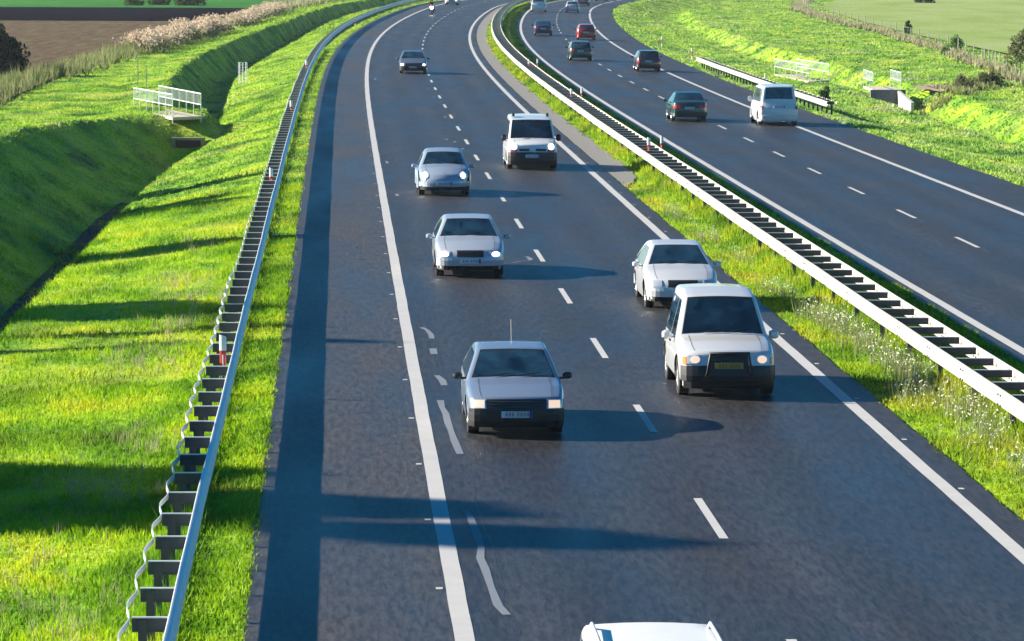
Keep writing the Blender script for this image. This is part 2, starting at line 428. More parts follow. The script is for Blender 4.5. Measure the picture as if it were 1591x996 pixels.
# sealed cracks
M_CRACK = simple('crack_sealer', (.028, .028, .032), .45)
mb2 = MB()
def crack(pts, w=.025): strip_pts(pts, w, .0125, mb2)
crack([(43 + i, .62 + wob(i, .06, 1) - .002 * i) for i in range(0, 46)], .018)
for i in range(16):
    s = 108.4 + i * 12
    crack([(s - 1.6, 16.54 + .002), (s - .4, 16.53)], .09)
for s, a, b_ in ((68.7, -1.6, -.8), (92.3, -2.6, 7.8), (106.5, -2.6, .2), (118, -2.6, 7.8)):
    crack([(s + .03 * math.sin(q * 3), a + (b_ - a) * q / 9) for q in range(10)], .07)
o = mb2.build('crack_seals', M_CRACK, road1)

# ------------------------------------------------------------------ fields beyond the verges
def soil(name, stops, sc=(1, 1, 1), scale=.5):
    m, N, L, b = mat(name)
    g = N.new('ShaderNodeNewGeometry')
    n1 = noise_node(N, L, g.outputs['Position'], scale, 6, .65, sc)
    r1 = ramp(N, stops); L.new(n1.outputs[0], r1.inputs[0])
    n3 = noise_node(N, L, g.outputs['Position'], 3.5, 4, .7)
    cc = N.new('ShaderNodeCombineColor'); f = maprange(N, L, n3.outputs[0], .3, .7, .7, 1.3)
    for k in range(3): L.new(f, cc.inputs[k])
    L.new(mixc(N, L, 1.0, r1.outputs[0], cc.outputs[0], 'MULTIPLY'), b.inputs['Base Color']); b.inputs['Roughness'].default_value = 1
    b.inputs['Specular IOR Level'].default_value = .0
    return m
M_STUBBLE = soil('stubble_soil', [(.3, (.07, .05, .04)), (.5, (.11, .084, .062)), (.62, (.12, .115, .06)), (.75, (.155, .13, .08))], (1.6, .14, 1), .8)
M_DARK = soil('wet_ploughed_soil', [(.3, (.003, .004, .009)), (.7, (.005, .007, .015))], (.5, .1, 1), .8)
M_PASTURE = soil('pale_pasture', [(.3, (.18, .25, .08)), (.5, (.23, .31, .11)), (.62, (.26, .32, .14)), (.75, (.32, .32, .19))], (.25, .06, 1), .6)
M_CROP = soil('dark_green_crop', [(.3, (.03, .13, .035)), (.6, (.045, .17, .04)), (.8, (.10, .22, .05))], (.15, .03, 1), .6)
def field(name, m, xy, z=-.19):
    nb = len(xy); mb = MB(); mb.add([(x, y, z) for x, y in xy], [tuple(range(nb))]); return tag(mb.build(name, m), kind='structure')
def so_line(o_, ss_): return [tuple(float(q) for q in XY(s, o_)) for s in ss_]
eL = so_line(-19.2, range(200, 411, 10)); eL2 = so_line(-19.2, [405 + 9.7 * i for i in range(10)]); eL3 = so_line(-20.0, [496 + 20 * i for i in range(22)])
field('stubble_field', M_STUBBLE, [(-600, eL[0][1])] + eL + [(-600, eL[-1][1])], -.10)
y1 = eL[-1][1]
field('ploughed_field', M_DARK, [(-600, y1 - .01 + 0)] + [(eL[-1][0], y1)] + eL2[2:] + [(-600, eL2[-1][1])], -.098)
field('crop_field', M_CROP, [(-600, eL2[-1][1])] + [eL2[-1]] + eL3 + [(-600, eL3[-1][1])], -.096)
eR = so_line(51.5, range(120, 900, 15))
field('pasture', M_PASTURE, eR + [(900, eR[-1][1]), (900, eR[0][1])], -.52)

# ------------------------------------------------------------------ grass
def blades(name, s, o, hh, ww, nb, m, lean=.5, label=None, rel=ground_rel, two=False):
    """nb blades around every (s,o) point, each a narrow triangle"""
    n = len(s)
    s = np.repeat(s, nb) + rng.normal(0, .05, n * nb); o = np.repeat(o, nb) + rng.normal(0, .05, n * nb)
    hh = np.repeat(hh, nb) * rng.uniform(.55, 1.25, n * nb); ww = np.repeat(ww, nb) * rng.uniform(.7, 1.3, n * nb)
    x, y = XY(s, o); z = rel(s, o) - .02
    N_ = len(x); a = rng.uniform(0, 6.283, N_); la = rng.uniform(0, 6.283, N_); ll = np.abs(rng.normal(0, lean, N_)) * hh
    dx, dy = np.cos(a) * ww / 2, np.sin(a) * ww / 2
    b0 = np.stack([x - dx, y - dy, z], 1); b1 = np.stack([x + dx, y + dy, z], 1)
    if two:
        mx, my = np.cos(la) * ll * .35, np.sin(la) * ll * .35
        m0 = np.stack([x - dx * .8 + mx, y - dy * .8 + my, z + hh * .6], 1); m1 = np.stack([x + dx * .8 + mx, y + dy * .8 + my, z + hh * .6], 1)
        t = np.stack([x + np.cos(la) * ll, y + np.sin(la) * ll, z + hh], 1)
        co = np.stack([b0, b1, m1, m0, t], 1).reshape(-1, 3); base = np.arange(N_)[:, None] * 5
        idx = np.concatenate([base + [0, 1, 2], base + [0, 2, 3], base + [3, 2, 4]], 1)
    else:
        t = np.stack([x + np.cos(la) * ll, y + np.sin(la) * ll, z + hh], 1)
        co = np.stack([b0, b1, t], 1).reshape(-1, 3); idx = np.arange(N_ * 3)
    ob = fast_mesh(name, co, 3, idx, m)
    return tag(ob, label, 'grass', kind='stuff')
def scatter(s0, s1, o0, o1, dens, clump=.0):
    n = int((s1 - s0) * (o1 - o0) * dens)
    s = rng.uniform(s0, s1, n); o = rng.uniform(o0, o1, n)
    if clump:
        x, y = XY(s, o); keep = (noise2(x * 1.7, y * 1.7, 1.5) + rng.normal(0, .5, n)) > clump - 1
        s, o = s[keep], o[keep]
    return s, o
def hvar(s, o, a, b_):
    x, y = XY(s, o); t = np.clip(.5 + .5 * noise2(x, y, 1.9), 0, 1); return a + (b_ - a) * t ** 1.6
def cat(parts): return [np.concatenate(q) for q in zip(*parts)]
# left verge
near = cat([scatter(40, 75, -11, -2.72, 95), scatter(40, 110, -4.6, -2.66, 60)])
blades('verge_grass', near[0], near[1], hvar(*near, .07, .22), np.full(len(near[0]), .022), 3, M_BLADE, .55, 'thick bright green grass on the near slope beside the left guardrail', two=True)
midd = scatter(75, 135, -16.5, -2.72, 42)
blades('slope_grass', midd[0], midd[1], hvar(*midd, .07, .22), np.full(len(midd[0]), .035), 3, M_BLADE, .55, 'bright green grass on the embankment and shaded ditch bank at left')
far = cat([scatter(135, 230, -20, -2.75, 18), scatter(230, 380, -20, -2.8, 6)])
blades('bank_grass', far[0], far[1], hvar(*far, .06, .18), .05 + .0002 * far[0], 3, M_BLADE_F, .6, 'bright grass along the far ditch banks left of the motorway')
far2 = scatter(380, 620, -20, -2.9, 2.2)
blades('distant_verge_grass', far2[0], far2[1], hvar(*far2, .10, .3), np.full(len(far2[0]), .2), 3, M_BLADE_F, .6, 'pale green grass on the distant left verge in the bend')
# median
md = cat([scatter(50, 100, 8.5, 12.3, 90), scatter(100, 180, 8.5, 12.3, 38)])
keep = ~((md[0] > 137) & (md[1] < 9.3))
md = [q[keep] for q in md]
blades('median_grass', md[0], md[1], hvar(*md, .06, .22), np.full(len(md[0]), .026), 3, M_BLADE_M, .6, 'yellow green grass with flowers on the median by the central barrier', two=True)
md = cat([scatter(180, 330, 9.3, 12.3, 16), scatter(330, 600, 9.3, 12.3, 5)])
blades('distant_median_grass', md[0], md[1], hvar(*md, .06, .20), .05 + .0003 * md[0], 3, M_BLADE_M, .6, 'narrow strip of grass on the distant median in the bend')
tg = cat([scatter(40, 300, -3.98, -3.52, 130)])  # added tall enough to stop sun passing below the beam
blades('tall_verge_grass', tg[0], tg[1], hvar(*tg, .25, .46), .018 + .00025 * tg[0], 4, M_BLADE, .25, 'grass at the foot of the left guardrail, raised to block low sun')
tg = cat([scatter(50, 330, 9.7, 10.95, 42)])
blades('barrier_foot_grass', tg[0], tg[1], hvar(*tg, .20, .42), .02 + .00025 * tg[0], 4, M_BLADE_M, .35, 'rank grass growing under both beams of the median barrier')
# right verge and meadow
rg = cat([scatter(115, 200, 23.15, 40, 16), scatter(200, 300, 23.15, 52, 7), scatter(300, 460, 23.15, 52, 3), scatter(460, 640, 23.15, 52, 1.2)])
blades('meadow_grass', rg[0], rg[1], hvar(*rg, .07, .26), .05 + .0004 * rg[0], 3, M_MEADOW, .7, 'light green uneven meadow grass right of the far carriageway')

# tall dry weeds, reeds, flowers
def reed_mat(name, c1, c2):
    m, N, L, b = mat(name)
    g = N.new('ShaderNodeNewGeometry'); n = noise_node(N, L, g.outputs['Position'], .9, 4)
    r = ramp(N, [(.35, c1), (.65, c2)]); L.new(n.outputs[0], r.inputs[0]); L.new(r.outputs[0], b.inputs['Base Color'])
    b.inputs['Roughness'].default_value = .8
    tr = N.new('ShaderNodeBsdfTranslucent'); L.new(r.outputs[0], tr.inputs['Color'])
    ms = N.new('ShaderNodeMixShader'); ms.inputs[0].default_value = .35
    L.new(b.outputs[0], ms.inputs[1]); L.new(tr.outputs[0], ms.inputs[2]); L.new(ms.outputs[0], N['Material Output'].inputs['Surface'])
    return m
M_REED = reed_mat('dry_reed_plumes', (.48, .365, .26), (.66, .52, .39))
M_REEDLEAF = reed_mat('reed_leaves', (.14, .16, .07), (.26, .24, .13))
M_WEED = reed_mat('tall_weeds', (.15, .21, .06), (.30, .30, .12))
M_STRAW = reed_mat('dry_straw_grass', (.26, .27, .13), (.42, .37, .24))
M_LEAF = reed_mat('leaves_dark', (.02, .07, .015), (.06, .16, .03))
M_LEAFD = reed_mat('leaves_deep', (.008, .022, .010), (.02, .05, .015))
M_LEAFL = reed_mat('leaves_fresh', (.05, .16, .03), (.13, .28, .05))
M_LEAFO = reed_mat('leaves_olive', (.06, .08, .03), (.14, .15, .06))
M_BARK = simple('bark', (.09, .075, .06), .9, var=.3, scale=5)
def cards(pos, size, elong=1.0):
    """random leaf quads -> (co, idx)"""
    n = len(pos); a = rng.normal(size=(n, 3)); a /= np.linalg.norm(a, axis=1)[:, None]
    b_ = rng.normal(size=(n, 3)); b_ -= (a * b_).sum(1)[:, None] * a; b_ /= np.linalg.norm(b_, axis=1)[:, None]
    sz = (size * rng.uniform(.6, 1.4, n))[:, None]
    co = np.stack([pos - a * sz, pos - b_ * sz * .5, pos + a * sz, pos + b_ * sz * .5], 1).reshape(-1, 3)
    return co, np.arange(n * 4)
def clump_pts(s_list, o_list, hmean, n, rad, top):
    P_ = []
    for s, o, h in zip(s_list, o_list, hmean):
        g = np.array(GP(s, o)); k = int(n)
        d = rng.normal(0, rad, (k, 2)); zz = rng.uniform(*top, k) * h * (1 - .25 * np.clip((d ** 2).sum(1) / (rad * 2) ** 2, 0, 1))
        P_.append(np.column_stack([g[0] + d[:, 0], g[1] + d[:, 1], g[2] + zz]))
    return np.concatenate(P_)
def reed_bed(s0, s1, ofn, n, h0, h1, label):
    sl = rng.uniform(s0, s1, n); ol = np.array([ofn(s) for s in sl]) + rng.normal(0, .45, n)
    hl = np.interp(noise2(sl * 1.0, ol * 2, 5), [-1, 1], [h0, h1]) * rng.uniform(.85, 1.1, n)
    P1 = clump_pts(sl, ol, hl, 46, .38, (.55, 1.02)); c1, i1_ = cards(P1, np.full(len(P1), .11))
    P2 = clump_pts(sl, ol, hl, 26, .35, (.0, .6)); c2, i2_ = cards(P2, np.full(len(P2), .18))
    ob = fast_mesh('reed_bed', np.concatenate([c1, c2]), 4, np.concatenate([i1_, i2_ + len(c1)]), [M_REED, M_REEDLEAF], midx=np.r_[np.zeros(len(P1)), np.ones(len(P2))])
    return tag(ob, label, 'reeds', kind='stuff')
reed_bed(296, 372, lambda s: np.interp(s, [296, 372], [-17.6, -15.6]), 230, 1.1, 2.0, 'tall pale beige plumed reeds along the edge of the brown field')
reed_bed(385, 470, lambda s: np.interp(s, [385, 470], [-15.4, -17.2]), 180, 1.0, 1.7, 'further pale reeds running on beside the dark ploughed field')
def weeds(name, s, o, hh, ww, nb, m, label, cat_='weeds'):
    ob = blades(name, s, o, hh, ww, nb, m, .35); ob['label'] = label; ob['category'] = cat_; return ob
wl_s = rng.uniform(196, 300, 900); wl_o = np.interp(wl_s, [196, 225, 260, 300], [-20.5, -20.5, -19.2, -18.2]) + rng.normal(0, .8, 900)
weeds('verge_weeds', wl_s, wl_o, hvar(wl_s, wl_o, .4, 1.2), np.full(900, .09), 7, M_WEED, 'scruffy olive weeds between the brown field and the ditch bank')
wl_s = rng.uniform(470, 620, 500); wl_o = -18.5 + rng.normal(0, .8, 500)
weeds('verge_weeds', wl_s, wl_o, np.full(500, .9), np.full(500, .2), 6, M_STRAW, 'distant strip of dull dry weeds above the left verge')
wr_s = rng.uniform(235, 620, 1700); wr_o = np.interp(wr_s, [235, 255, 330, 400, 620], [42.5, 43.6, 48.2, 49.6, 47]) + rng.normal(0, .45, 1700)
weeds('fence_line_grass', wr_s, wr_o, np.full(1700, .5), .05 + .0004 * wr_s, 6, M_STRAW, 'strip of tall dry straw coloured grass along the right fence line')
wr_s = rng.uniform(238, 262, 260); wr_o = np.interp(wr_s, [238, 262], [35.8, 41.5]) + rng.normal(0, 1.0, 260)
weeds('ditch_weeds', wr_s, wr_o, np.full(260, .42), np.full(260, .12), 9, M_WEED, 'brownish green weeds beyond the culvert on the right')
# straw patches in the left verge
sp_s, sp_o = [], []
for (s, o, n, r_) in ((80, -5.2, 60, .8), (86, -5.0, 30, .5), (110, -5.5, 50, .9), (60, -5.0, 80, 1.1), (51, -6.6, 90, 1.2), (48, -5, 50, .8), (66, -4.7, 40, .6), (98, -5.6, 50, .9), (92, -5.0, 50, 1.)):
    sp_s.append(rng.normal(s, r_ * 2, n)); sp_o.append(rng.normal(o, r_ * .6, n))
sp_s, sp_o = np.concatenate(sp_s), np.concatenate(sp_o)
weeds('dry_grass_tufts', sp_s, sp_o, np.full(len(sp_s), .25), np.full(len(sp_s), .014), 7, M_STRAW, 'thin dry straw tufts among the green verge grass at left', 'grass')
# white flower heads in the median
fs_, fo_ = [], []
for (s, o, n) in ((93, 9.05, 60), (87, 9.3, 110), (84, 9.45, 120), (80.5, 9.5, 110), (77, 9.55, 130), (74, 9.6, 90), (71.5, 9.2, 90), (69, 9.7, 90), (66, 9.75, 80), (64, 9.3, 60), (104, 9.3, 30), (110, 9.0, 50), (120, 9.0, 40), (60.5, 9.5, 80)):
    fs_.append(rng.normal(s, 1.1, n)); fo_.append(np.clip(rng.normal(o, .22, n), 8.6, 9.85))
fs_, fo_ = np.concatenate(fs_), np.concatenate(fo_)
fx, fy = XY(fs_, fo_); fz = ground_rel(fs_, fo_) + rng.uniform(.10, .45, len(fs_))
P0_ = np.stack([fx, fy, fz], 1); P_ = np.repeat(P0_, 3, 0) + rng.normal(0, .018, (len(P0_) * 3, 3))
c_, i_ = cards(P_, np.full(len(P_), .021))
M_FLOWER = simple('white_petals', (.55, .58, .50), .8)
tag(fast_mesh('wild_flowers', c_, 4, i_, M_FLOWER), 'clusters of small white wild flowers below the central barrier', 'flowers', kind='stuff')
wf_s, wf_o = fs_[::2], fo_[::2]
weeds('flower_stems', wf_s, wf_o, np.full(len(wf_s), .4), np.full(len(wf_s), .02), 5, M_WEED, 'leafy grey green stems under the white median flowers', 'plants')
# pale stones along the ditch
ns = 150; ssn = rng.uniform(97, 132, ns); on_ = np.interp(ssn, [97, 110, 132], [-10.02, -10.0, -9.85]) + rng.normal(0, .06, ns)
mb = MB()
for s, o in zip(ssn, on_):
    g = GP(s, o, .03); r_ = random.uniform(.05, .13)
    vs = [Vector((random.uniform(.7, 1) * r_ * math.cos(a), random.uniform(.7, 1) * r_ * math.sin(a), zz)) for zz in (-.05, r_ * .4) for a in [k * 1.047 for k in range(6)]] + [Vector((0, 0, r_ * .75))]
    mb.add([v + g for v in vs], [(k, (k + 1) % 6, 6 + (k + 1) % 6, 6 + k) for k in range(6)] + [(6 + k, 6 + (k + 1) % 6, 12) for k in range(6)])
tag(mb.build('ditch_stones', simple('pale_stone', (.50, .50, .46), .8, var=.2)), 'row of pale stones along the edge of the left ditch', 'stones', kind='stuff')
# muddy water in the left ditch
sheet('ditch_water', np.arange(60, 184, 2.), lambda s: list(np.interp(s, [0, 110, 150, 170, 188], [-10.9, -10.8, -10.5, -9.7, -8.6]) + np.array([-.30, 0, .34])), simple('ditch_water', (.010, .013, .013), .7, spec=.05), .0, uv=False, kind='structure').location.z = 0
bpy.data.objects['ditch_water'].data.vertices.foreach_get
o = bpy.data.objects['ditch_water']
for v in o.data.vertices: v.co.z = -2.36

# ------------------------------------------------------------------ trees and bushes
def tree(name, base, h, rad, m, label, cat_='tree', group=None, nleaf=2500, lsize=.14, trunk_r=.14, crown0=.15, blobs=9, squash=1.0):
    root = empty(name, base); tag(root, label, cat_, group)
    mb = MB(); H_ = h
    mb.tube([(0, 0, -.3), (random.uniform(-.1, .1), 0, H_ * .35), (random.uniform(-.2, .2), .1, H_ * .75)], [trunk_r, trunk_r * .7, trunk_r * .2], 8)
    cen = []
    for k in range(blobs):
        a = random.uniform(0, 6.28); t = (k + .5) / blobs; zz = H_ * (crown0 + (1 - crown0) * t * .93)
        rr = rad * (.55 + .45 * math.sin(math.pi * min(1, t * 1.05 + .12))) * .6
        c = (math.cos(a) * rr, math.sin(a) * rr, zz); cen.append((c, rad * random.uniform(.38, .62) * (1 - .45 * t)))
        mb.tube([(0, 0, max(.1, zz * .55)), (c[0] * .5, c[1] * .5, zz * .8), c], [trunk_r * .35, trunk_r * .2, .015], 5)
    mb.build('trunk', M_BARK, root, smooth=True)
    P_ = []
    for c, r_ in cen:
        k = nleaf // blobs; d = rng.normal(size=(k, 3)); d /= np.linalg.norm(d, axis=1)[:, None]
        d *= (r_ * rng.uniform(.25, 1.0, k) ** .6)[:, None]; d[:, 2] *= squash * 1.15
        P_.append(d + c)
    P_ = np.concatenate(P_); P_[:, 2] = np.clip(P_[:, 2], .05, None)
    co, idx = cards(P_, np.full(len(P_), lsize)); fast_mesh('crown', co, 4, idx, m, root)
    return root
tree('broadleaf_tree', GP(247, -23.9), 2.75, 2.5, M_LEAFD, 'dark dense bushy tree at the upper left edge beside the brown field', nleaf=9000, lsize=.15, crown0=.05, blobs=16)
b1 = [(328.3, 48.6, 1.25, .9, M_LEAFL, 'fresh green bush standing alone at the right fence line'),
      (388, 51.2, 1.4, .45, M_LEAF, 'slim dark green bush on the fence line left of the lone bush'),
      (268, 45.4, 3.3, 1.5, M_LEAFO, 'grey olive tree by the right picture edge behind the fence posts'),
      (232.8, 27.4, .9, .45, M_LEAF, 'small dark bush on the verge beside the end of the right guardrail'),
      (247, 37.6, .8, 1.1, M_LEAFO, 'low spreading olive bush beyond the culvert'),
      (252, 40.5, .9, 1.2, M_LEAFO, 'second low olive bush, nearer the grey tree'),
      (322, 47.2, .45, .6, M_LEAF, 'tiny dark shrub just in front of the lone fence bush')]
for (s, o, h, r_, m, lb) in b1:
    big = h > 3
    tree('grey_tree' if big else 'bush', GP(s, o), h, r_, m, lb, 'tree' if big else 'bush', None, 1800 if big else 900, .10, .09 if big else .04, .02 if not big else .25, 9)
tree('bush', Vector((62.0, 588, -.6)), 2.0, 1.8, M_LEAFD, 'dark bush alone in the pale pasture at the top right edge', 'bush', None, 700, .25, .05, .02, 8)
for k, (s, o) in enumerate([(508, -31), (509, -33.5), (511, -36.5), (507, -39.5)]):
    tree('bush', GP(s, o), [1.7, 1.2, 1.1, .9][k], [1.4, 1.6, 1.8, 1.8][k], M_LEAF, ['roundest dark bush at the right end of the far hedge', 'low bush next to the round one in the far hedge', 'wide low bush in the middle of the far hedge', 'lowest dark bush at the left end of the far hedge'][k], 'bush', 'bushes in the far hedge left', 600, .22, .04, .02, 7)
hb_s = rng.uniform(0, 1, 700)
hx, hy = -62 + 52 * hb_s, np.full(700, 505.) + rng.normal(0, .4, 700)
# row of tall trees outside the left edge, whose long shadows cross verge and road
def so_of(px_, Y_): pass
row = [(54.6, 4.6, 19.8, 3.0), (60.8, -4.2, 15.9, 3.2), (83.4, 1.0, 18.0, .75), (80.2, 1.8, 18.2, .8), (89.6, -3.4, 16.8, 3.4), (110, -3.5, 16.8, 3.4), (130, -3.6, 16.6, 3.4), (142, -4.4, 16.2, 2.6)]
wordn = ['nearest', 'second nearest', 'third', 'fourth', 'fifth', 'sixth', 'seventh', 'eighth', 'ninth', 'farthest']
for k, (s, o, h, r_) in enumerate(row):
    x, y = XY(s, o); hh = h; L_ = hh / math.tan(SUN_ELEV)
    bx, by = float(x) - L_ * math.cos(SUN_DIR_A), float(y) - L_ * math.sin(SUN_DIR_A)
    slim = r_ < 1
    tree('poplar_tree', Vector((bx, by, -.2)), hh, r_ * 1.25, M_LEAF, '%s tall roadside tree outside the left edge, casting a long shadow' % ('slim' if slim else 'broad'), 'tree', 'trees casting shadows from the left', 9000 if not slim else 2400, .42 if not slim else .30, .25 if not slim else .12, .28, 14)

# ------------------------------------------------------------------ guardrails
def wbeam_profile(sgn, thick=0):
    # (offset across, height): corrugated face, sgn = side the face bulges to
    pr = [(0, .44), (.045, .465), (.08, .49), (.08, .53), (.02, .565), (.0, .595), (.02, .625), (.08, .66), (.08, .70), (.045, .725), (0, .75)]
    return [(a * sgn, z) for a, z in pr]
def beam(name, s0, s1, o0, sgn, parent, m, step=2.0, zoff=0., ofn=None):
    prf = wbeam_profile(sgn); back = [(a - .012 * sgn, z) for a, z in prf][::-1]; ring = prf + back
    svv = np.arange(s0, s1 + .01, step); n = len(ring); co = []
    for s in svv:
        og = o0 + (ofn(s) if ofn else 0) + .003 * math.sin(s * .9) + .006 * math.sin(s * .21)
        for a, z in ring:
            p_ = RP(s, og + a, z + zoff + .003 * math.sin(s * .5)); co.append(p_[:])
    co = np.array(co); k = len(svv)
    a_ = (np.arange(k - 1)[:, None] * n + np.arange(n)[None, :]).ravel(); b_ = (np.arange(k - 1)[:, None] * n + (np.arange(n) + 1) % n).ravel()
    q = np.stack([a_, b_, b_ + n, a_ + n], 1)
    return fast_mesh(name, co, 4, q, m, parent)
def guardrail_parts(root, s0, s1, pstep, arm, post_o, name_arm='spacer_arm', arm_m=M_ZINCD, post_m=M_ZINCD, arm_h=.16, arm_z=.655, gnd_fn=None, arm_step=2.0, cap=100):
    """arm=(oa, ob) across"""
    def arm_mesh(mb, s):
        a, b_ = arm; pa, pb = RP(s, a, arm_z), RP(s, b_, arm_z); d = (pb - pa); L_ = d.length; rz = math.atan2(d.y, d.x)
        c = (pa + pb) / 2
        mb.box(c, (L_, .012, arm_h), 0, rz); mb.box(c + Vector((0, 0, arm_h / 2)), (L_, .06, .012), 1, rz); mb.box(c - Vector((0, 0, arm_h / 2)), (L_, .06, .012), 0, rz)  # lit top flange in bright steel, shaded web and foot in dark steel
    def post_mesh(mb, s):
        p_ = GP(s, post_o); top = RP(s, post_o, .71).z; g = p_.z - .15
        mb.box((p_.x, p_.y, (top + g) / 2), (.10, .05, top - g), 0, -theta(s))
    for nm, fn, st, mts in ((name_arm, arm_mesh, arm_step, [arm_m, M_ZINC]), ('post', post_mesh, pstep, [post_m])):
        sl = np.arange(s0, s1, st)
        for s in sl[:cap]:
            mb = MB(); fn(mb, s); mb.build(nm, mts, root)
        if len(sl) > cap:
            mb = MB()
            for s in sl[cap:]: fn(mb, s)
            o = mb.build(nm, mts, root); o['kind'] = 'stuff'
gl = empty('guardrail', (0, 0, 0)); tag(gl, 'galvanised steel guardrail with ladder like spacer arms on the left grass verge', 'guardrail')
beam('beam', 28, 600, -3.44, 1, gl, M_ZINC)
guardrail_parts(gl, 29.7, 560, 2.0, (-3.86, -3.44), -3.74, cap=99)
# rear tie strap that bows out between the arms
mb = MB(); pts = []
for s in np.arange(29.7, 300, .25):
    ph = (s - 29.7) / 2.0 * 2 * math.pi
    oo_ = -3.87 - .035 * (1 - math.cos(ph)) * (1 if s < 90 else .5) - .02 * math.sin(s * .31); pts.append((s, oo_))
v = []
for s, o in pts: v += [RP(s, o, .66), RP(s, o - .012, .66), RP(s, o - .012, .73), RP(s, o, .73)]
fc = []
for i in range(len(pts) - 1):
    for k in range(4): fc.append((4 * i + k, 4 * i + (k + 1) % 4, 4 * i + 4 + (k + 1) % 4, 4 * i + 4 + k))
mb.add(v, fc); mb.build('tie_strap', M_ZINC, gl)
gm = empty('median_barrier', (0, 0, 0)); tag(gm, 'double sided pale steel crash barrier with dark cross arms along the median', 'barrier')
beam('beam', 48, 600, 9.93, -1, gm, M_RAILPALE)
beam('beam', 48, 600, 10.74, 1, gm, M_RAILPALE)
mb = MB()
for s in np.arange(50, 330, 4.0):       # overlapping joints with bolt heads on both faces
    for o_, sg in ((9.93, -1), (10.74, -1)):
        for z_, a_ in ((.51, .085), (.68, .085)):
            for q in (-.12, .12):
                p_ = RP(s + q, o_ + (sg * a_ if o_ < 10 else -.004), z_); mb.box(p_, (.02, .035, .03), 0)
mb.build('bolts', M_ZINCD, gm)['kind'] = 'stuff'
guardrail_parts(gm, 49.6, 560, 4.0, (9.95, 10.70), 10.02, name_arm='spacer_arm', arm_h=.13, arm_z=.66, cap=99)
gr = empty('guardrail', (0, 0, 0)); tag(gr, 'short pale guardrail on the grass edge beyond the white van', 'guardrail')
beam('beam', 198, 278, 23.42, -1, gr, M_RAILPALE)
guardrail_parts(gr, 199, 278, 2.0, (23.44, 23.86), 23.72, cap=99)
mb = MB()
for s in np.arange(198, 277, 1.0): mb.add([RP(s, 23.87, .62), RP(s + .55, 23.87, .62), RP(s + .55, 23.87, .75), RP(s, 23.87, .75), RP(s, 23.88, .62), RP(s + .55, 23.88, .62), RP(s + .55, 23.88, .75), RP(s, 23.88, .75)], [(0, 1, 2, 3), (4, 7, 6, 5), (3, 2, 6, 7), (0, 4, 5, 1)])
mb.build('rear_plate', M_RAILPALE, gr)

# ------------------------------------------------------------------ roadside marker posts
def marker(s, o, hb, label, group, wide=.13, base=None):
    root = empty('marker_post', RP(s, o, 0) if base is None else base, -theta(s)); tag(root, label, 'marker post', group)
    def slab(z0, z1, m, nm, w=wide, d=.045):
        mb = MB(); n = 10
        ring = [(math.cos(a) * w / 2, math.sin(a) * d) for a in [k * 2 * math.pi / n for k in range(n)]]
        tilt = .12
        mb.add([(x, y, z + (x * -.35 if z == z1 and nm == 'cap' else 0)) for z in (z0, z1) for x, y in ring], [(k, (k + 1) % n, n + (k + 1) % n, n + k) for k in range(n)] + [tuple(range(n))[::-1], tuple(range(n, 2 * n))])
        return mb.build(nm, m, root)
    slab(hb, hb + .33, M_RED, 'red_band', wide * .9); slab(hb + .332, hb + .60, M_WHITE, 'cap')
    slab(hb + .04, hb + .26, M_WHITE, 'reflector', wide * .35, .052)
    slab(-.1 if base is None else -.1, hb, M_WHITE if base is not None else M_ZINCD, 'stem', wide * .5)
for (s, o, t) in ((71.3, -3.60, 'nearest'), (123.9, -3.60, 'second nearest'), (176, -3.62, 'third'), (235, -3.62, 'small distant')):
    marker(s, o, .52, 'red and white marker post on the left guardrail, %s one' % t, 'marker posts on the left guardrail')
for (s, t) in ((147.5, 'nearest'), (198, 'middle'), (248, 'most distant')):
    marker(s, 10.30, .52, 'red and white marker post on the left beam of the median barrier, %s' % t, 'marker posts on the median barrier', .12)
    marker(s + 1.5, 10.92, .52, 'red and white marker post on the right beam of the median barrier, %s' % t, 'marker posts on the median barrier', .12)
for (s, o, t) in ((334, 24.3, 'beside the bend, standing alone'), (299, 24.6, 'by the far end of the short guardrail'), (240, 24.6, 'behind the short guardrail above the white van')):
    marker(s, o, .35, 'small dark reflector post in the right verge %s' % t, 'reflector posts in the right verge', .12, base=GP(s, o))

# ------------------------------------------------------------------ ditch crossings with railings
M_RAILP = simple('pale_green_railing', (.55, .64, .60), .45, .2)
def railing(parent, A, B, npost=7, h=1.1):
    A, B = Vector(A), Vector(B)
    r = MB(); up = Vector((0, 0, 1))
    r.tube([A + up * h, B + up * h], .032, 6); r.tube([A + up * h * .52, B + up * h * .52], .025, 6)
    r.build('rail_bar', M_RAILP, parent)
    for k in range(npost):
        p_ = A.lerp(B, k / (npost - 1)); m_ = MB(); m_.tube([p_ - up * .3, p_ + up * h], .025, 6); m_.build('post', M_RAILP, parent)
    bal = MB(); nb = (npost - 1) * 6
    for k in range(nb + 1):
        p_ = A.lerp(B, k / nb); bal.tube([p_ + up * h * .52, p_ + up * h], .008, 4)
    bal.build('balusters', M_RAILP, parent)
def crossing(name, label, railsA, railsB, z, deck=True, npost=7):
    root = empty(name, (0, 0, 0)); tag(root, label, 'footbridge')
    pa = [Vector((*[float(q) for q in XY(*a)], z)) for a in railsA]; pb = [Vector((*[float(q) for q in XY(*a)], z)) for a in railsB]
    railing(root, pa[0], pa[1], npost); railing(root, pb[0], pb[1], npost)
    if deck:
        mb = MB(); q = [pa[0], pa[1], pb[1], pb[0]]
        vs = [v + Vector((0, 0, .02)) for v in q] + [v - Vector((0, 0, .12)) for v in q]
        mb.add(vs, [(0, 1, 2, 3), (7, 6, 5, 4), (0, 4, 5, 1), (1, 5, 6, 2), (2, 6, 7, 3), (3, 7, 4, 0)])
        mb.build('deck', simple('sandy_deck', (.46, .40, .32), .8, var=.2), root)
    return root
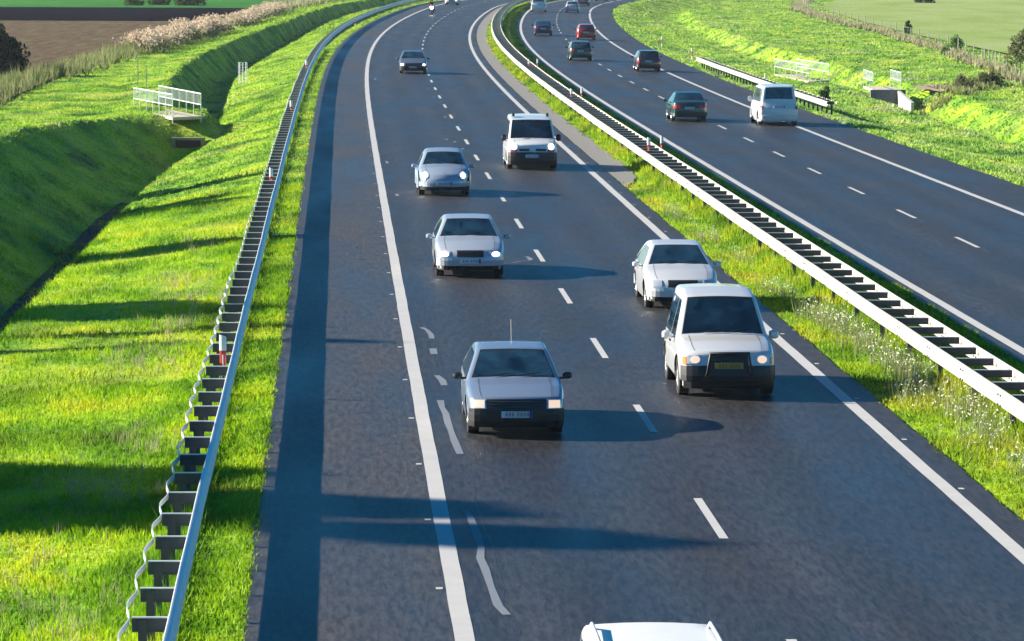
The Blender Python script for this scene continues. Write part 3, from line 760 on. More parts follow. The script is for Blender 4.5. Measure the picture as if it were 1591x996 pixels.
crossing('footbridge', 'small ditch crossing with two pale green railings at upper left', [(194.6, -11.7), (186.2, -9.4)], [(197.6, -10.6), (187.4, -8.1)], -.06)
crossing('footbridge', 'longer pair of pale railings over the ditch beyond the white van', [(277.2, 28.9), (262.6, 29.8)], [(277.4, 30.5), (265.6, 31.5)], -.98)
cb = crossing('culvert_bridge', 'concrete culvert with two short railings at the right verge', [(255.3, 32.6), (249.5, 32.5)], [(255.5, 34.4), (249.5, 34.3)], -1.02, npost=4)
mb = MB(); a, b_ = GP(249.0, 32.3), GP(249.0, 34.5)
mb.box(((a.x + b_.x) / 2, (a.y + b_.y) / 2 + .15, -1.55), ((b_ - a).length, .3, 1.1), 0, math.atan2(b_.y - a.y, b_.x - a.x))
mb.build('headwall', simple('headwall_concrete', (.16, .17, .18), .85, var=.2), cb)
mb = MB(); a2, b2 = Vector((*[float(q) for q in XY(249.0, 34.0)], 0)), Vector((*[float(q) for q in XY(244.0, 34.2)], 0))
mb.add([(a2.x, a2.y, -1.05), (b2.x, b2.y, -1.6), (b2.x, b2.y, -2.5), (a2.x, a2.y, -2.5), (a2.x + .2, a2.y, -1.05), (b2.x + .2, b2.y, -1.6), (b2.x + .2, b2.y, -2.5), (a2.x + .2, a2.y, -2.5)], [(0, 1, 2, 3), (7, 6, 5, 4), (0, 4, 5, 1), (1, 5, 6, 2)])
mb.build('wing_wall', simple('pale_concrete', (.40, .39, .36), .8), cb)
# culvert under the left crossing; a solid dark block stands for its shaded opening
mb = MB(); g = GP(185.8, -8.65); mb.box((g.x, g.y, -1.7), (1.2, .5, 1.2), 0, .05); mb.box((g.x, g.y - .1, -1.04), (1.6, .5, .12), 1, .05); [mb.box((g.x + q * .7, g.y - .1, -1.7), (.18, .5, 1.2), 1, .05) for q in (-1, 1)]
hw = mb.build('culvert_headwall', [simple('culvert_mouth_shade', (.02, .022, .03), .9), M_CONC]); tag(hw, 'culvert in the left ditch under the small crossing, its shaded mouth a dark block', 'culvert')
# grey wire tree guard and thin posts left
root = empty('wire_tree_guard', GP(252, -8.0)); tag(root, 'grey wire mesh guard standing in the grass left of the guardrail', 'tree guard')
mb = MB()
for k in range(8): a = k * math.pi / 4; mb.tube([(math.cos(a) * .28, math.sin(a) * .28, 0), (math.cos(a) * .28, math.sin(a) * .28, 1.4)], .012, 4)
for z in np.arange(.1, 1.45, .16): mb.tube([(math.cos(k * math.pi / 6) * .28, math.sin(k * math.pi / 6) * .28, z) for k in range(13)], .008, 4)
mb.build('wire_mesh', M_ZINC, root)
for (s, o, h, lb) in ((222, -13.0, 2.2, 'thin tall grey stake in the grass behind the small crossing'), (216, -12.2, 1.4, 'shorter thin stake beside the tall one')):
    mb = MB(); mb.tube([(0, 0, -.3), (0, 0, h)], [.03, .025], 6); mb.tube([(0, 0, h), (0, 0, h + .06)], [.035, .01], 6)
    o_ = mb.build('stake', simple('grey_wood', (.22, .22, .19), .8), None); o_.location = GP(s, o); tag(o_, lb, 'stake')
# fence posts right
M_FPOST = simple('fence_wood', (.36, .33, .27), .85, var=.25)
ps = list(np.arange(246, 300, 3.2)) + list(np.arange(300, 600, 9))
fr = empty('field_fence', (0, 0, 0)); tag(fr, 'low wire fence with thin wooden posts between meadow and pasture on the right', 'fence')
prev = None; wb = MB()
for s in ps:
    o = float(np.interp(s, [235, 255, 330, 400, 620], [43.0, 44.2, 49.0, 50.4, 48])); g = GP(s, o)
    mb = MB(); mb.tube([g - Vector((0, 0, .3)), g + Vector((random.uniform(-.05, .05), 0, 1.15))], [.06, .05], 6); mb.build('post', M_FPOST, fr)
    if prev is not None:
        for z in (.4, .75, 1.05): wb.tube([prev + Vector((0, 0, z)), g + Vector((0, 0, z))], .008, 3, caps=False)
    prev = g
wb.build('wire', M_ZINCD, fr)
# bare earth patch
mb = MB(); cx, cy = XY(250, 37.4); vs = []
for k in range(24):
    a = k * math.pi / 12; rr = 1 + .2 * math.sin(k * 2.1); vs.append((float(cx) + 2.0 * rr * math.cos(a), float(cy) + 6 * rr * math.sin(a), -.90))
mb.add(vs, [tuple(range(24))]); tag(mb.build('bare_earth', simple('bare_earth', (.30, .22, .16), .95, var=.4, scale=1.5)), kind='structure')
# ------------------------------------------------------------------ vehicles
class Car:
    def __init__(self, spec):
        d = dict(L=4.4, W=1.74, H=1.42, belt=.88, tumble=26, hood_f=.70, cowl=(1.25, .96), rf=(1.95, 1.37), rm=(2.6, 1.42), rr=(3.25, 1.36), rw=(3.85, .99), deck=(4.28, .93),
                 nose=.12, tailx=.05, bow=.16, rbow=.10, r=.10, wheel=.31, wb=(.82, 3.42), grille_z=(.50, .64), sill=.20, crown=.035, bulge=.05, endw=.10)
        d.update(spec); self.__dict__.update(d)
        L, W = self.L, self.W
        self.prof = [(.06, .20), (.02, .30), (0, .44), (.02, .56), (self.nose * .5, self.hood_f - .06), (self.nose, self.hood_f), ((self.nose + self.cowl[0]) * .5, self.hood_f + (self.cowl[1] - self.hood_f) * .68), self.cowl,
                     self.rf, self.rm, self.rr, self.rw]
        if self.deck: self.prof += [self.deck]
        zt = (self.deck or self.rw)[1]
        self.prof += [(L - .005, zt * .72), (L, .48), (L - .03, .34), (L - .08, .22)]
        self.i_ws = 7; self.i_rw = 10
        # resample with rounded corners
        P = [Vector((a, 0, b_)) for a, b_ in self.prof]; out = [P[0]]
        for k in range(1, len(P) - 1):
            a, b_, c = P[k - 1], P[k], P[k + 1]; rr = min(.12 if k in (self.i_ws + 1, self.i_rw) else .07, (a - b_).length * .4, (c - b_).length * .4)
            p0 = b_ + (a - b_).normalized() * rr; p2 = b_ + (c - b_).normalized() * rr
            for t in (0, .25, .5, .75, 1): out.append(p0.lerp(b_, t).lerp(b_.lerp(p2, t), t))
        out.append(P[-1]); fin = [out[0]]
        for q in out[1:]:
            n = max(1, int((q - fin[-1]).length / .07)); a = fin[-1]
            for k in range(1, n + 1): fin.append(a.lerp(q, k / n))
        self.pl = fin
    def w(self, x, z):
        L = self.L; hx = abs(x - L / 2) / (L / 2); W2 = self.W / 2
        e = self.endw * max(0, (hx - .55) / .45) ** 2.2
        b_ = self.bulge * ((z - .55) / .45) ** 2 if z < self.belt else self.bulge * ((self.belt - .55) / .45) ** 2
        t = max(0, z - self.belt) * math.tan(R(self.tumble))
        return W2 - e * 1.0 - b_ - t
    def deform(self, x, y, z):
        W2 = self.W / 2; q = min(1.1, abs(y) / W2) ** 2
        b2 = getattr(self, 'bow2', .13) * q ** 3
        x2 = x + b2 * max(0, 1 - x / (.16 * self.L)) - b2 * .6 * max(0, 1 - (self.L - x) / (.14 * self.L)) + self.bow * q * max(0, 1 - x / (.32 * self.L)) - self.rbow * q * max(0, 1 - (self.L - x) / (.30 * self.L))
        zz = z - self.crown * q * (min(1, max(0, (z - .5) / .4)))
        return Vector((self.L / 2 - x2, y, zz))
    def base(self, x):
        z = self.sill; x = min(max(x, .05), self.L - .07); wr = self.wheel
        for cx in self.wb:
            ra = wr + .055
            if abs(x - cx) < ra: z = max(z, wr + math.sqrt(ra * ra - (x - cx) ** 2))
        return x, z
    def body(self, m, root):
        pl = self.pl; n = len(pl); mb = MB(); r = self.r
        nor = []
        for i in range(n):
            d = (pl[min(i + 1, n - 1)] - pl[max(i - 1, 0)]).normalized(); nor.append(Vector((d.z, 0, -d.x)))  # inward
        rows = []
        for i, p in enumerate(pl):
            row = []
            we = self.w(p.x + nor[i].x * r, p.z + nor[i].z * r)
            samp = [(-1, 1)]
            for ph in (90, 67, 45, 22, 0): samp.append((r - r * math.sin(R(ph)), we - r + r * math.cos(R(90 - ph)) if 0 else we - r * (1 - math.sin(R(ph)))))
            side = []
            for ph in (90, 68, 45, 22, 0):       # ph=90: at the side
                ins = r * (1 - math.cos(R(ph))); yy = we - r * (1 - math.sin(R(ph)))
                side.append((ins, yy))
            seq = [(a, -b_) for a, b_ in side] + [(0, -(we - r) * f) for f in (.75, .4, 0)] + [(0, (we - r) * f) for f in (.4, .75)] + [(a, b_) for a, b_ in side[::-1]]
            for ins, yy in seq:
                row.append(self.deform(p.x + nor[i].x * ins, yy, p.z + nor[i].z * ins))
            rows.append(row)
        k = len(rows[0]); vs = [v for r_ in rows for v in r_]
        mb.add(vs, [(i * k + j, i * k + j + 1, (i + 1) * k + j + 1, (i + 1) * k + j) for i in range(n - 1) for j in range(k - 1)])
        # sides
        M_ = 12
        for sg in (-1, 1):
            vs = []
            for i, p in enumerate(pl):
                tx, tz = p.x + nor[i].x * r, p.z + nor[i].z * r; bx, bz = self.base(p.x); bz = min(bz, tz - .005)
                for j in range(M_ + 1):
                    t = j / M_; x = tx + (bx - tx) * t; z = tz + (bz - tz) * t
                    if j == 0: yy = self.w(tx, tz)
                    else: yy = self.w(x, z)
                    vs.append(self.deform(x, sg * yy, z))
            k = M_ + 1
            f = [(i * k + j, i * k + j + 1, (i + 1) * k + j + 1, (i + 1) * k + j) for i in range(n - 1) for j in range(M_)]
            mb.add(vs, f)
        return mb.build('body', m, root, smooth=True, merge=.0008)
    def panel(self, fn, nu, nv, name, m, root, off=.006, back=.02, smooth=True):
        """fn(u,v)->Vector local; makes a thin closed shell proud of the body by off"""
        g = [[fn(i / nu, j / nv) for j in range(nv + 1)] for i in range(nu + 1)]
        cen = Vector((0, 0, .6)); mb = MB(); F, B = [], []
        for i in range(nu + 1):
            for j in range(nv + 1):
                a = g[min(i + 1, nu)][j] - g[max(i - 1, 0)][j]; b_ = g[i][min(j + 1, nv)] - g[i][max(j - 1, 0)]
                nn = a.cross(b_).normalized()
                if nn.dot(g[i][j] - Vector((g[i][j].x * .6, 0, .5))) < 0: nn = -nn
                F.append(g[i][j] + nn * off); B.append(g[i][j] - nn * back)
        k = nv + 1; f = [(i * k + j, (i + 1) * k + j, (i + 1) * k + j + 1, i * k + j + 1) for i in range(nu) for j in range(nv)]
        mb.add(F, f); mb.add(B, [q[::-1] for q in f]); nF = len(F)
        per = [(i, 0) for i in range(nu)] + [(nu, j) for j in range(nv)] + [(i, nv) for i in range(nu, 0, -1)] + [(0, j) for j in range(nv, 0, -1)]
        ed = []
        for q in range(len(per)):
            a = per[q][0] * k + per[q][1]; b_ = per[(q + 1) % len(per)]; b_ = b_[0] * k + b_[1]; ed.append((a, a + nF, b_ + nF, b_))
        mb.f += ed; mb.m += [0] * len(ed)
        return mb.build(name, m, root, smooth=False)
    def px(self, z, rear=False):
        """x of the front (or rear) face at height z"""
        pr = self.prof[:self.i_ws + 1] if not rear else self.prof[self.i_rw + 1:][::-1]
        zs = [p[1] for p in pr]; xs = [p[0] for p in pr]
        return float(np.interp(z, zs, xs))
    def face(self, y0, y1, z0, z1, rear=False, ell=False, w=None):
        def fn(u, v):
            if ell:
                a = 2 * u - 1; b_ = 2 * v - 1
                a2 = a * math.sqrt(max(0, 1 - b_ * b_ / 2)); b2 = b_ * math.sqrt(max(0, 1 - a * a / 2)); a, b_ = a2, b2
                y = (y0 + y1) / 2 + (y1 - y0) / 2 * a; z = (z0 + z1) / 2 + (z1 - z0) / 2 * b_
            else: y = y0 + (y1 - y0) * u; z = z0 + (z1 - z0) * v
            x = self.px(z, rear); we = self.w(x, z); t = max(0, abs(y) - (we - self.r)) / self.r
            ins = self.r * (1 - math.sqrt(max(0, 1 - min(1, t) ** 2)))
            return self.deform(x + (ins if not rear else -ins), y, z)
        return fn
    def seg(self, k, a, b_, yf):
        p0, p1 = self.prof[k], self.prof[k + 1]
        def fn(u, v):
            t = a + (b_ - a) * v; x = p0[0] + (p1[0] - p0[0]) * t; z = p0[1] + (p1[1] - p0[1]) * t
            y = (2 * u - 1) * (self.w(x, z) - self.r * .75) * yf
            return self.deform(x, y, z)
        return fn
    def sidep(self, quad, sg):
        (a, b_, c, d) = quad
        def fn(u, v):
            x = (a[0] * (1 - u) + b_[0] * u) * (1 - v) + (d[0] * (1 - u) + c[0] * u) * v
            z = (a[1] * (1 - u) + b_[1] * u) * (1 - v) + (d[1] * (1 - u) + c[1] * u) * v
            return self.deform(x, sg * self.w(x, z), z)
        return fn
    def build(self, name, label, cat_, s, o, away, group, paint, lights='lit', plate=M_PLATE, bumper=None, rz_extra=0, extras=()):
        """s is the road position of the end nearest the camera"""
        L = self.L; base = RP(s + L / 2, o, .012)
        th = theta(s + L / 2); fwd = Vector((math.sin(th), math.cos(th))) * (1 if away else -1)
        root = empty(name, base, math.atan2(fwd.y, fwd.x) + rz_extra); tag(root, label, cat_, group)
        root.rotation_euler = Matrix(((1, 0, 0), (0, 1, 0), (0, 0, 1))).to_euler(); root.rotation_euler = (0, 0, math.atan2(fwd.y, fwd.x) + rz_extra)
        cr = float(cross(s)); root.rotation_euler[0] = math.atan(cr) * (1 if not away else -1) * -1 if False else 0
        self.body(paint, root)
        W2 = self.W / 2
        G = M_GLASSM
        self.panel(self.seg(self.i_ws, .06, .93, .96), 12, 8, 'windscreen', G, root, .005)
        rwn = getattr(self, 'rw_t', (.07, .90)); self.panel(self.seg(self.i_rw, rwn[0], rwn[1], getattr(self, 'rw_y', .94)), 12, 8, 'rear_window', G, root, .005)
        zb = self.belt + .02
        xw0 = self.cowl[0] + .30; top = self.rm[1] - .10
        # side windows follow screen rake
        def xs(z): return self.cowl[0] + (self.rf[0] - self.cowl[0]) * (z - self.cowl[1]) / (self.rf[1] - self.cowl[1]) + .10
        def xr(z): return self.rw[0] + (self.rr[0] - self.rw[0]) * (z - self.rw[1]) / (self.rr[1] - self.rw[1]) - .16
        xb = getattr(self, 'bpil', (self.rf[0] + self.rr[0]) / 2 + .05); zt = min(self.rf[1], self.rr[1]) - .075
        quads = [((max(xw0, xs(zb)), zb), (xb - .03, zb), (xb - .03, zt), (xs(zt) + .06, zt))]
        if getattr(self, 'side_rear', True):
            xe = xr(zb); quads += [((xb + .04, zb), (min(xe, L - .35), zb), (xr(zt), zt), (xb + .04, zt))]
        for sg in (-1, 1):
            for q in quads: self.panel(self.sidep(q, sg), 6, 5, 'side_window', G, root, .004)
            for dx in ([xb + .01] if True else []):
                mb = MB()
                for (xa, za, zc) in ((xb, .30, self.belt),):
                    mb.add([self.deform(xa + e, sg * (self.w(xa, z) + .002), z) for z in np.linspace(za, zc, 7) for e in (-.006, .006)], [(2 * q, 2 * q + 1, 2 * q + 3, 2 * q + 2) for q in range(6)])
                mb.build('door_gap', M_UNDER, root)
            hp = self.deform(xb - .12, sg * (self.w(xb, self.belt - .1) + .012), self.belt - .10); mb = MB(); mb.box(hp, (.18, .03, .03)); mb.build('door_handle', paint if not bumper else M_BLACK, root)
        # front
        hl = getattr(self, 'hl', (.50, .78, .50, .64)); ell = getattr(self, 'hl_ell', False)
        hm = {'lit': M_HEAD, 'warm': M_HEADW, 'off': M_HEADOFF}[lights]
        for sg in (-1, 1):
            lens = self.panel(self.face(sg * hl[0], sg * hl[1], hl[2], hl[3], ell=ell), 8, 6, 'headlight', M_HEADOFF, root, .012)
            if getattr(self, 'lampfull', False):
                self.panel(self.face(sg * (hl[0] + .02), sg * (hl[1] - .03), hl[2] + .015, hl[3] - .015), 6, 4, 'lit_reflector', hm, lens, .016)
            elif lights != 'off':
                cy, cz = (hl[0] * .55 + hl[1] * .45), (hl[2] + hl[3]) / 2; ry, rz_ = (hl[1] - hl[0]) * getattr(self, 'lampw', .34), (hl[3] - hl[2]) * .46
                self.panel(self.face(sg * (cy - ry), sg * (cy + ry), cz - rz_, cz + rz_, ell=True), 8, 8, 'lit_reflector', hm, lens, .02)
            ind = getattr(self, 'ind', None)
            if ind: self.panel(self.face(sg * ind[0], sg * ind[1], ind[2], ind[3]), 3, 3, 'indicator', ind[4], root, .014)
            tl = getattr(self, 'tl', (.52, .80, .62, .76)); self.panel(self.face(sg * tl[0], sg * tl[1], tl[2], tl[3], rear=True), 6, 4, 'tail_light', M_REDL, root, .012)
        gz = self.grille_z; gy = getattr(self, 'grille_y', .42)
        if gz:
            for gg in (gy if isinstance(gy, list) else [(-gy, gy)]):
                g_ = self.panel(self.face(gg[0], gg[1], gz[0], gz[1]), 10, 3, 'grille', M_BLACK, root, .010)
                mb = MB()
                for q in range(3):
                    z = gz[0] + (gz[1] - gz[0]) * (q + .7) / 3.4; mb.tube([self.face(gg[0] + .02, gg[1] - .02, z, z)(t, 0) + Vector((.016, 0, 0)) for t in np.linspace(0, 1, 7)], .006, 4)
                mb.build('grille_bars', M_ZINCD, g_)
        bm_ = bumper or paint
        bz = getattr(self, 'bz', (.24, .46))
        self.panel(self.face(-W2 + .06, W2 - .06, bz[0], bz[1]), 18, 3, 'front_bumper', bm_, root, .035)
        rbz = getattr(self, 'rbz', (.28, .50)); self.panel(self.face(-W2 + .06, W2 - .06, rbz[0], rbz[1], rear=True), 18, 3, 'rear_bumper', bm_, root, .035)
        self.panel(self.face(-.55, .55, .22, bz[0] - .005), 6, 1, 'shaded_intake', M_UNDER, root, .03)  # intake in near-black, for the shade low on the front
        self.panel(self.face(-W2 + .10, W2 - .10, .20, bz[0] + .02), 12, 2, 'chin_shade', M_BLACK, root, .028)  # full-width black band painting the shade below the bumper
        pz = getattr(self, 'pz', (.36, .47)); rpz = getattr(self, 'rpz', (.56, .67))
        for rear, (z0, z1) in ((False, pz), (True, rpz)):
            pf = self.panel(self.face(-.26, .26, z0, z1, rear=rear), 4, 1, 'number_plate', plate, root, .045 if not rear else .02, .0)
            mb = MB(); sx = -1 if not rear else 1
            c0 = self.face(-.26, .26, z0, z1, rear=rear)
            e = Vector((.049 if not rear else -.024, 0, 0))
            random.seed(hash(name) % 97 + int(s)); y = -.19
            for q in range(7):
                wd = .034
                for st in range(2):
                    yy = y + st * .022; a_ = [c0((yy + .26) / .52, .18) + e, c0((yy + .010 + .26) / .52, .18) + e, c0((yy + .010 + .26) / .52, .82) + e, c0((yy + .26) / .52, .82) + e]
                    mb.add(a_, [(0, 1, 2, 3)])
                y += .055 if q != 2 else .085
            mb.build('plate_characters', M_INK, pf)
            if plate is M_PLATE:
                sd = .26 if not rear else -.26
                u0 = (0, .09) if rear else (.91, 1.0)
                mb = MB(); mb.add([c0(u0[0], 0) + e, c0(u0[1], 0) + e, c0(u0[1], 1) + e, c0(u0[0], 1) + e], [(0, 1, 2, 3)]); mb.build('plate_band', M_PLBLUE, pf)
        # wheels
        for cx in self.wb:
            for sg in (-1, 1):
                self.wheel_obj(root, L / 2 - cx, sg * (self.w(cx, .35) - .12), sg)
        # underbody
        mb = MB(); mb.box((0, 0, .42), (L - .35, self.W - .52, .42)); mb.box((0, 0, .30), (self.wb[1] - self.wb[0] - .8, self.W - .22, .2)); mb.build('underbody', M_UNDER, root)
        # mirrors
        for sg in (-1, 1):
            x = self.cowl[0] + getattr(self, 'mir_x', .38); y = sg * (self.w(x, self.belt) + .12); z = self.belt + .07
            p_ = self.deform(x, sg * self.w(x, self.belt), z - .05); mw, mh = getattr(self, 'mir', (.19, .13))
            mr = MB(); n = 10; vs = []
            for k, (xx, sc) in enumerate(((-.05, .55), (-.02, .9), (.03, 1), (.05, .94))):
                for q in range(n):
                    a = q * 2 * math.pi / n; ca, sa = math.cos(a), math.sin(a); f = (abs(ca) ** 4 + abs(sa) ** 4) ** -.25
                    vs.append(Vector((p_.x - xx, p_.y + sg * (.05 + mw / 2) + ca * f * mw / 2 * sc, p_.z + .04 + sa * f * mh / 2 * sc)))
            mr.add(vs, [(k * n + q, k * n + (q + 1) % n, (k + 1) * n + (q + 1) % n, (k + 1) * n + q) for k in range(3) for q in range(n)] + [tuple(range(n))[::-1], tuple(range(3 * n, 4 * n))])
            mr.box((p_.x, p_.y + sg * .03, p_.z - .0), (.05, .10, .035))
            mr.build('wing_mirror', getattr(self, 'mir_m', paint), root, smooth=False)
        mb = MB(); p0 = self.seg(self.i_ws - 1, 0, 1, 1)
        for sg in (-1, 1):
            for k in (self.i_ws - 1, self.i_ws - 2):
                p1 = self.seg(k, 0, 1, 1); a = [p1(.5 + sg * .41 + e, t) + Vector((.002, 0, .006)) for t in (.02, .5, .98) for e in (-.0025, .0025)]
                mb.add(a, [(0, 1, 3, 2), (2, 3, 5, 4)])
        mb.build('bonnet_gap', M_UNDER, root)
        self.panel(self.seg(self.i_ws, .03, .97, .99), 12, 8, 'windscreen_seal', M_BLACK, root, .0025)
        # wipers, emblem
        mb = MB(); p0 = self.seg(self.i_ws, 0, 1, 1)
        for (u0, v0, u1, v1) in ((.25, .03, .46, .12), (.55, .03, .82, .14)):
            mb.tube([p0(u0, v0) + Vector((.02, 0, .02)), p0(u1, v1) + Vector((.02, 0, .02))], .008, 4)
        mb.build('wipers', M_BLACK, root)
        for ex in extras: ex(self, root, paint)
        return root
    def wheel_obj(self, root, x, y, sg):
        r = self.wheel; w = .20; n = 28
        w_ = empty('wheel', (x, y, r)); w_.parent = root
        prof = [(r * .64, -w / 2), (r * .93, -w / 2), (r * .985, -w * .42), (r, -w * .25), (r, w * .25), (r * .985, w * .42), (r * .93, w / 2), (r * .64, w / 2)]
        mb = MB(); vs = [(math.cos(k * 2 * math.pi / n) * a, b_, math.sin(k * 2 * math.pi / n) * a) for k in range(n) for a, b_ in prof]; q = len(prof)
        mb.add(vs, [(k * q + j, k * q + (j + 1) % q, ((k + 1) % n) * q + (j + 1) % q, ((k + 1) % n) * q + j) for k in range(n) for j in range(q)])
        mb.build('tyre', M_RUBBER, w_, smooth=False)
        mb = MB(); mb.add([(math.cos(k * 2 * math.pi / n) * r * .64, sg * w * .15, math.sin(k * 2 * math.pi / n) * r * .64) for k in range(n)], [tuple(range(n))], 1)
        for k in range(5):
            a = k * 2 * math.pi / 5; ca, sa = math.cos(a), math.sin(a)
            M_ = Matrix(((ca, 0, -sa), (0, 1, 0), (sa, 0, ca))); mb.box(M_ @ Vector((r * .36, sg * w * .36, 0)), (r * .6, .03, r * .17), 0, 0, M_)
        mb.tube([(0, sg * w * .2, 0), (0, sg * w * .44, 0)], r * .13, 10)
        vs = [(math.cos(k * 2 * math.pi / n) * a, sg * b_, math.sin(k * 2 * math.pi / n) * a) for k in range(n) for a, b_ in ((r * .66, w * .48), (r * .60, w * .40), (r * .60, w * .2))]
        mb.add(vs, [(k * 3 + j, k * 3 + j + 1, ((k + 1) % n) * 3 + j + 1, ((k + 1) % n) * 3 + j) for k in range(n) for j in range(2)])
        mb.build('rim', [M_RIM, M_UNDER], w_, smooth=False)

P_SILVER = carpaint('silver', (.38, .42, .48), .15, .28)
P_SILVERB = carpaint('blue_silver', (.30, .37, .46), .2, .28)
P_SILVERH = carpaint('grey_silver', (.20, .25, .34), .25, .32)
P_WHITE = carpaint('white', (.62, .64, .66), 0, .3)
P_WHITES = carpaint('pearl_white', (.56, .58, .60), .1, .3)
P_DARK = carpaint('dark_grey', (.045, .055, .075), .4, .3)
P_GREEN = carpaint('dark_green', (.030, .075, .075), .4, .3)
P_NAVY = carpaint('navy', (.022, .045, .11), .4, .3)
P_RED = carpaint('red', (.36, .018, .025), .1, .3)
P_MAROON = carpaint('dark_brown', (.05, .035, .04), .3, .3)
G1 = 'vehicles coming towards the camera'; G2 = 'vehicles driving away'

def ex_antenna(c, root, paint):
    mb = MB(); p_ = c.deform(c.rf[0] + .1, -.0, c.H); mb.tube([p_, p_ + Vector((-.20, 0, .42))], .0035, 4); mb.build('antenna', M_BLACK, root)
def ex_rails(c, root, paint):
    for sg in (-1, 1):
        mb = MB(); mb.tube([c.deform(x, sg * (c.w(x, c.H - .02) - .05), c.H - .02) + Vector((0, 0, z)) for x, z in ((1.75, -.02), (1.9, .06), (2.6, .07), (3.4, .06), (3.6, -.03))], .022, 6)
        mb.build('roof_rail', M_ZINC, root, smooth=True)
def ex_rack(c, root, paint):
    for sg in (-1, 1):
        mb = MB(); mb.box(c.deform(2.0, sg * (c.w(2.0, c.H) - .12), c.H + .05), (.30, .08, .12)); mb.build('roof_rack_foot', M_BLACK, root)
def ex_scoop(c, root, paint):
    c.panel(c.seg(6, .70, .86, 1), 4, 1, 'x', M_BLACK, root) if False else None
    mb = MB(); p0 = c.seg(6, 0, 1, 1)
    a = [p0(.30, .80), p0(.46, .80), p0(.46, .90), p0(.30, .90)]; mb.add([v + Vector((.004, 0, .008)) for v in a] + [v - Vector((0, 0, .02)) for v in a], [(0, 1, 2, 3), (0, 4, 5, 1), (1, 5, 6, 2), (2, 6, 7, 3), (3, 7, 4, 0)])
    mb.build('bonnet_vent', M_BLACK, root)
    em = MB(); q = c.face(0, .01, .70, .71)(0, 0) + Vector((.03, 0, 0)); em.add([q + Vector((0, 0, .06)), q + Vector((0, .035, 0)), q - Vector((0, 0, .06)), q - Vector((0, .035, 0)), q + Vector((-.03, 0, 0))], [(0, 1, 2, 3), (0, 3, 4), (1, 0, 4), (2, 1, 4), (3, 2, 4)]); em.build('emblem', M_CHROME, root)
def ex_star(c, root, paint):
    mb = MB(); q = c.face(0, .01, c.hood_f - .04, c.hood_f)(0, 0) + Vector((.012, 0, 0)); n = 14
    mb.tube([q + Vector((0, math.cos(k * 2 * math.pi / n) * .045, math.sin(k * 2 * math.pi / n) * .045)) for k in range(n + 1)], .008, 5); mb.build('emblem', M_CHROME, root)
def ex_arches(c, root, paint):
    """round wings standing proud over each wheel"""
    for cx in c.wb:
        for sg in (-1, 1):
            mb = MB(); vs = []; n = 16
            for k in range(n + 1):
                a = R(-8) + R(196) * k / n; 
                for j in range(5):
                    t = j / 4; rr = c.wheel + .05 + .20 * t; zz = c.wheel + math.sin(a) * rr; xx = cx + math.cos(a) * rr
                    yy = c.w(cx, .55) + .055 * math.cos(t * math.pi / 2) - .012
                    vs.append(c.deform(xx, sg * yy, max(.22, zz)))
            mb.add(vs, [(k * 5 + j, k * 5 + j + 1, k * 5 + j + 6, k * 5 + j + 5) for k in range(n) for j in range(4)]); mb.build('wheel_arch', paint, root, smooth=True)
def ex_bullbar(c, root, paint):
    mb = MB(); x = c.L / 2 + .05
    mb.tube([(x - .1, -.42, .38), (x + .03, -.40, .5), (x + .03, -.36, .86), (x + .03, .36, .86), (x + .03, .40, .5), (x - .1, .42, .38)], .03, 8); mb.build('bull_bar', M_BLACK, root, smooth=True)
    mb = MB(); mb.box((-c.L / 2 - .12, .1, .95), (.2, .6, .6)); mb.build('spare_wheel_cover', M_BLACK, root)

hatch = dict(L=4.35, W=1.68, H=1.38, belt=.86, tumble=24, hood_f=.70, nose=.10, cowl=(1.28, .90), rf=(2.05, 1.33), rm=(2.6, 1.38), rr=(3.3, 1.33), rw=(3.95, .98), deck=(4.30, .92), bow=.10, rbow=.05, r=.085, endw=.06, bow2=.08,
             hl=(.52, .76, .50, .66), grille_z=(.50, .66), grille_y=.50, bz=(.20, .50), pz=(.36, .47), tl=(.45, .78, .60, .78), lampfull=True, mir=(.17, .12), mir_m=M_BLACK)
Car(hatch).build('hatchback_car', 'silver boxy saloon with black bumper and square lit headlights, nearest in the left lane', 'car', 65.2, 1.52, False, G1, P_SILVERH, 'warm', bumper=M_BLACK, extras=(ex_antenna,))
sedan = dict(L=4.5, W=1.75, H=1.43, belt=.90, tumble=27, hood_f=.70, nose=.16, cowl=(1.30, .96), rf=(2.05, 1.37), rm=(2.7, 1.43), rr=(3.35, 1.37), rw=(3.98, 1.03), deck=(4.40, .97), bow=.15, hl=(.50, .80, .52, .66), grille_z=(.52, .68), grille_y=.33,
             bz=(.31, .50), pz=(.37, .48), mir=(.18, .13))
Car(sedan).build('saloon_car', 'silver rounded saloon with lit headlights, second car in the left lane', 'car', 96.8, 1.82, False, G1, P_SILVER, 'lit')
beetle = dict(L=4.1, W=1.74, H=1.50, belt=.92, tumble=24, hood_f=.76, nose=.26, cowl=(1.20, 1.00), rf=(1.75, 1.40), rm=(2.35, 1.50), rr=(2.95, 1.40), rw=(3.62, 1.00), deck=(3.95, .80), bow=.30, rbow=.30, r=.13, crown=.07, endw=.20, wb=(.78, 3.28), wheel=.32,
              hl=(.50, .76, .56, .80), hl_ell=True, grille_z=None, bz=(.31, .48), pz=(.36, .47), bow2=.2, tl=(.5, .72, .60, .78), mir=(.17, .14))
Car(beetle).build('compact_car', 'small rounded silver blue car with oval headlights, ahead of the white van', 'car', 128.3, 2.02, False, G1, P_SILVERB, 'lit', extras=(ex_arches, ex_star))
